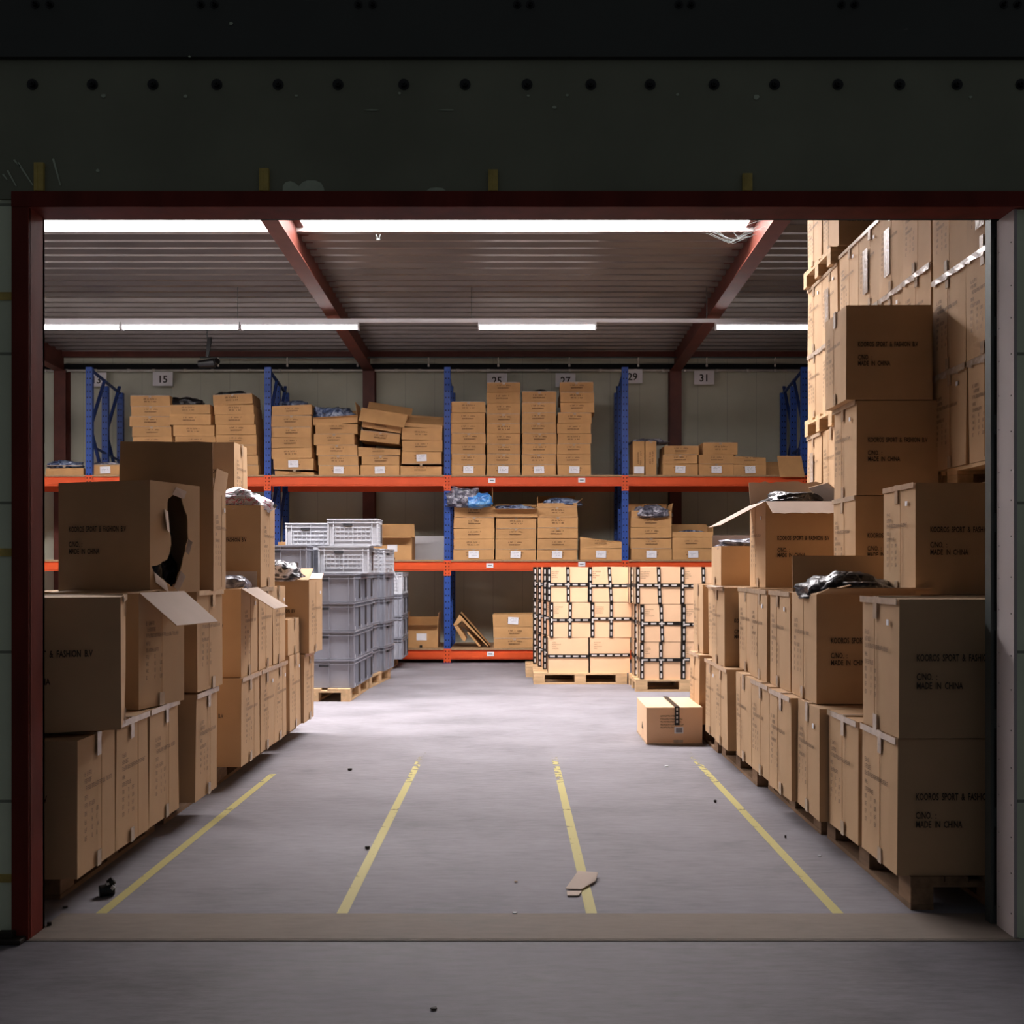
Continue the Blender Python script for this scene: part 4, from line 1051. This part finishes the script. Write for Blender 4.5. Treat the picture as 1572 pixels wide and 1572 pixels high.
# bay 2 mid
t = open_carton(X(572,S16),X(632,S16),Mz,.36,'large open box with pale flaps behind the grey crates on the middle shelf',G2,[('F',98,.16),('L',0,.25),('B',0,.22)],y=16.1,lab=True)
build(MB().box(-.0,-.26,.0,.04,-.252,.035),'handle_hole',M['hole'],t)
open_carton(X(424,S16),X(500,S16),Mz,.28,'brown box glimpsed above the crates on the middle shelf at left',G2,[('B',0,.2)],y=16.2)
mb = MB(); mb.box(X(632,17.1),17.1,Mz,X(690,17.1),17.112,Mz+.40); tag(build(mb,'white_board',M['white']),'white board leaning at the back of the middle shelf','board')
# bottom level
t = open_carton(X(622,S16),X(672,S16),B,.33,'open box with flaps on the bottom shelf beside the crates',G3,[('F',70,.10),('R',4,.22),('L',-5,.22),('B',-20,.15)],y=16.1,lab=True)
build(MB().box(-.03,-.26,.0,.01,-.252,.04),'handle_hole',M['hole'],t)
stack('the bottom shelf stack behind the taped cartons',G3,B,0,[(915,1210,1155,1225),(915,1205,1075,1155),(912,1200,985,1075)],conv=c8,seed=760,labi=2)
t = thing('collapsed_box','collapsed cardboard sleeve leaning over on the bottom shelf','box',(0,16.15,B+.01),0)
mb = MB()
def pp(a,b): return (X(560+a/4.624,16.15), 0, H(730+b/4.624,16.15)-B-.01)
mb.prism([pp(680,975),pp(628,1060),pp(640,1075),pp(690,1030),pp(870,1212),pp(890,1212)],(0,.012,0))
mb.prism([pp(680,975),pp(890,1212),pp(880,1212),pp(672,985)],(0,.4,0)); build(mb,'outer_panel',M['kraft_shelf'],t)
mb = MB(); mb.prism([pp(635,1070),pp(690,1165),pp(710,1180),pp(722,1155),pp(655,1060)],(0,.3,0)); build(mb,'end_flap',M['kraft_shelf'],t)
mb = MB(); mb.prism([pp(725,1115),pp(810,1215),pp(825,1212),pp(735,1110)],(0,.35,0)); build(mb,'inner_panel',M['kraft_shelf'],t)
mb = MB(); mb.prism([pp(690,1030),pp(870,1212),pp(810,1212),pp(720,1110),pp(665,1075)],(0,.004,0)); o = build(mb,'backing',M['kraft_in'],t,(0,.38,0))

# ------------------------------------------------------------------ floor bits
t = thing('cardboard_scrap','torn flat piece of cardboard lying on a yellow floor line','scrap',(0,0,.004))
def fl(px,py,z=0): Z = CH*F/(py-CY); return ((px-CX)*Z/F, Z, z)
mb = MB(); mb.prism([fl(868,1368,.004),fl(883,1352,.02),(fl(887,1346,.02)),fl(918,1346,.014),fl(914,1356,.004),fl(900,1364,.004),fl(893,1368,.002)],(0,0,.004)); build(mb,'torn_board',M['kraft_pale'],t)
mb = MB(); mb.prism([fl(870,1370,0),fl(871,1377,0),fl(888,1377,0),fl(893,1370,0)],(0,0,.004)); build(mb,'folded_edge',M['kraft_pale'],t)
t = thing('black_roller','small black roller with a metal ring lying on the floor at left','roller',fl(163,1376))
mb = MB(); mb.cyl((-.028,-.01,.026),(.03,.02,.028),.026,18); build(mb,'drum',M['black'],t,bevel=.003)
mb = MB(); mb.cyl((.004,.02,.05),(.022,.028,.066),.019,14); mb.cyl((-.004,.014,.046),(.0,.016,.05),.01,10); build(mb,'cap',M['black'],t)
mb = MB(); mb.cyl((.026,-.004,.034),(.036,.0,.046),.009,12); mb.cyl((.002,.0,.053),(.012,.004,.058),.006,10); build(mb,'metal_ring',M['white'],t)
r_ = random.Random(12)
for (px,py,w_,m_,l) in ((790,1403,9,'paper','small white slip on the threshold edge near the centre'),(1023,1177,8,'paper','white slip of paper on the floor near the loose carton'),(897,1168,4,'paper','tiny white crumb on the floor right of the centre line'),
        (564,1304,8,'ink','dark splinter on the floor between the left yellow lines'),(75,1422,8,'ink','dark lump beside the foot of the red post'),(1206,1287,4,'ink','dark crumb right of the rightmost yellow line'),(1098,1232,6,'ink','dark splinter left of the rightmost yellow line'),
        (792,1355,7,'tape','pale curled film scrap on the floor at centre'),(666,1550,14,'ink','thin dark scratch mark in the near floor'),(537,1183,8,'ink','small dark splinter far down the left part of the aisle'),(1258,1315,6,'paper','pale crumb beside the right box pallets'),(100,1394,9,'ink','dark flake on the floor beside the red post'),(274,1243,12,'tape','crumpled film scrap under the left boxes')):
    x,y,z = fl(px,py); s = w_*y/F/2; mb = MB()
    pts = [(s*math.cos(a)*r_.uniform(.7,1), s*.8*math.sin(a)*r_.uniform(.5,1), 0) for a in [i*math.pi/3 for i in range(6)]]
    mb.prism(pts,(0,0,.004+(.01 if m_=='ink' and w_<9 else 0))); tag(build(mb,'debris',M[m_],None,(x,y,.003)),l,'debris')

# ------------------------------------------------------------------ world, camera
w = bpy.data.worlds.new('World'); scene.world = w; w.use_nodes = True
bg = w.node_tree.nodes['Background']; bg.inputs[0].default_value = (.86,.92,1,1); bg.inputs[1].default_value = .062
cam = bpy.data.cameras.new('Camera'); co = bpy.data.objects.new('Camera', cam); COL.objects.link(co)
co.location = (0,0,CH); co.rotation_euler = (R(90),0,0)
cam.sensor_width = 36; cam.lens = 36; cam.shift_x = -(CX-786)/F; cam.shift_y = (CY-786)/F
cam.clip_start = .05; cam.clip_end = 100
scene.camera = co
vs = scene.view_settings; vs.view_transform = 'Standard'; vs.look = 'None'; vs.gamma = 1; vs.use_curve_mapping = False; vs.exposure = 0
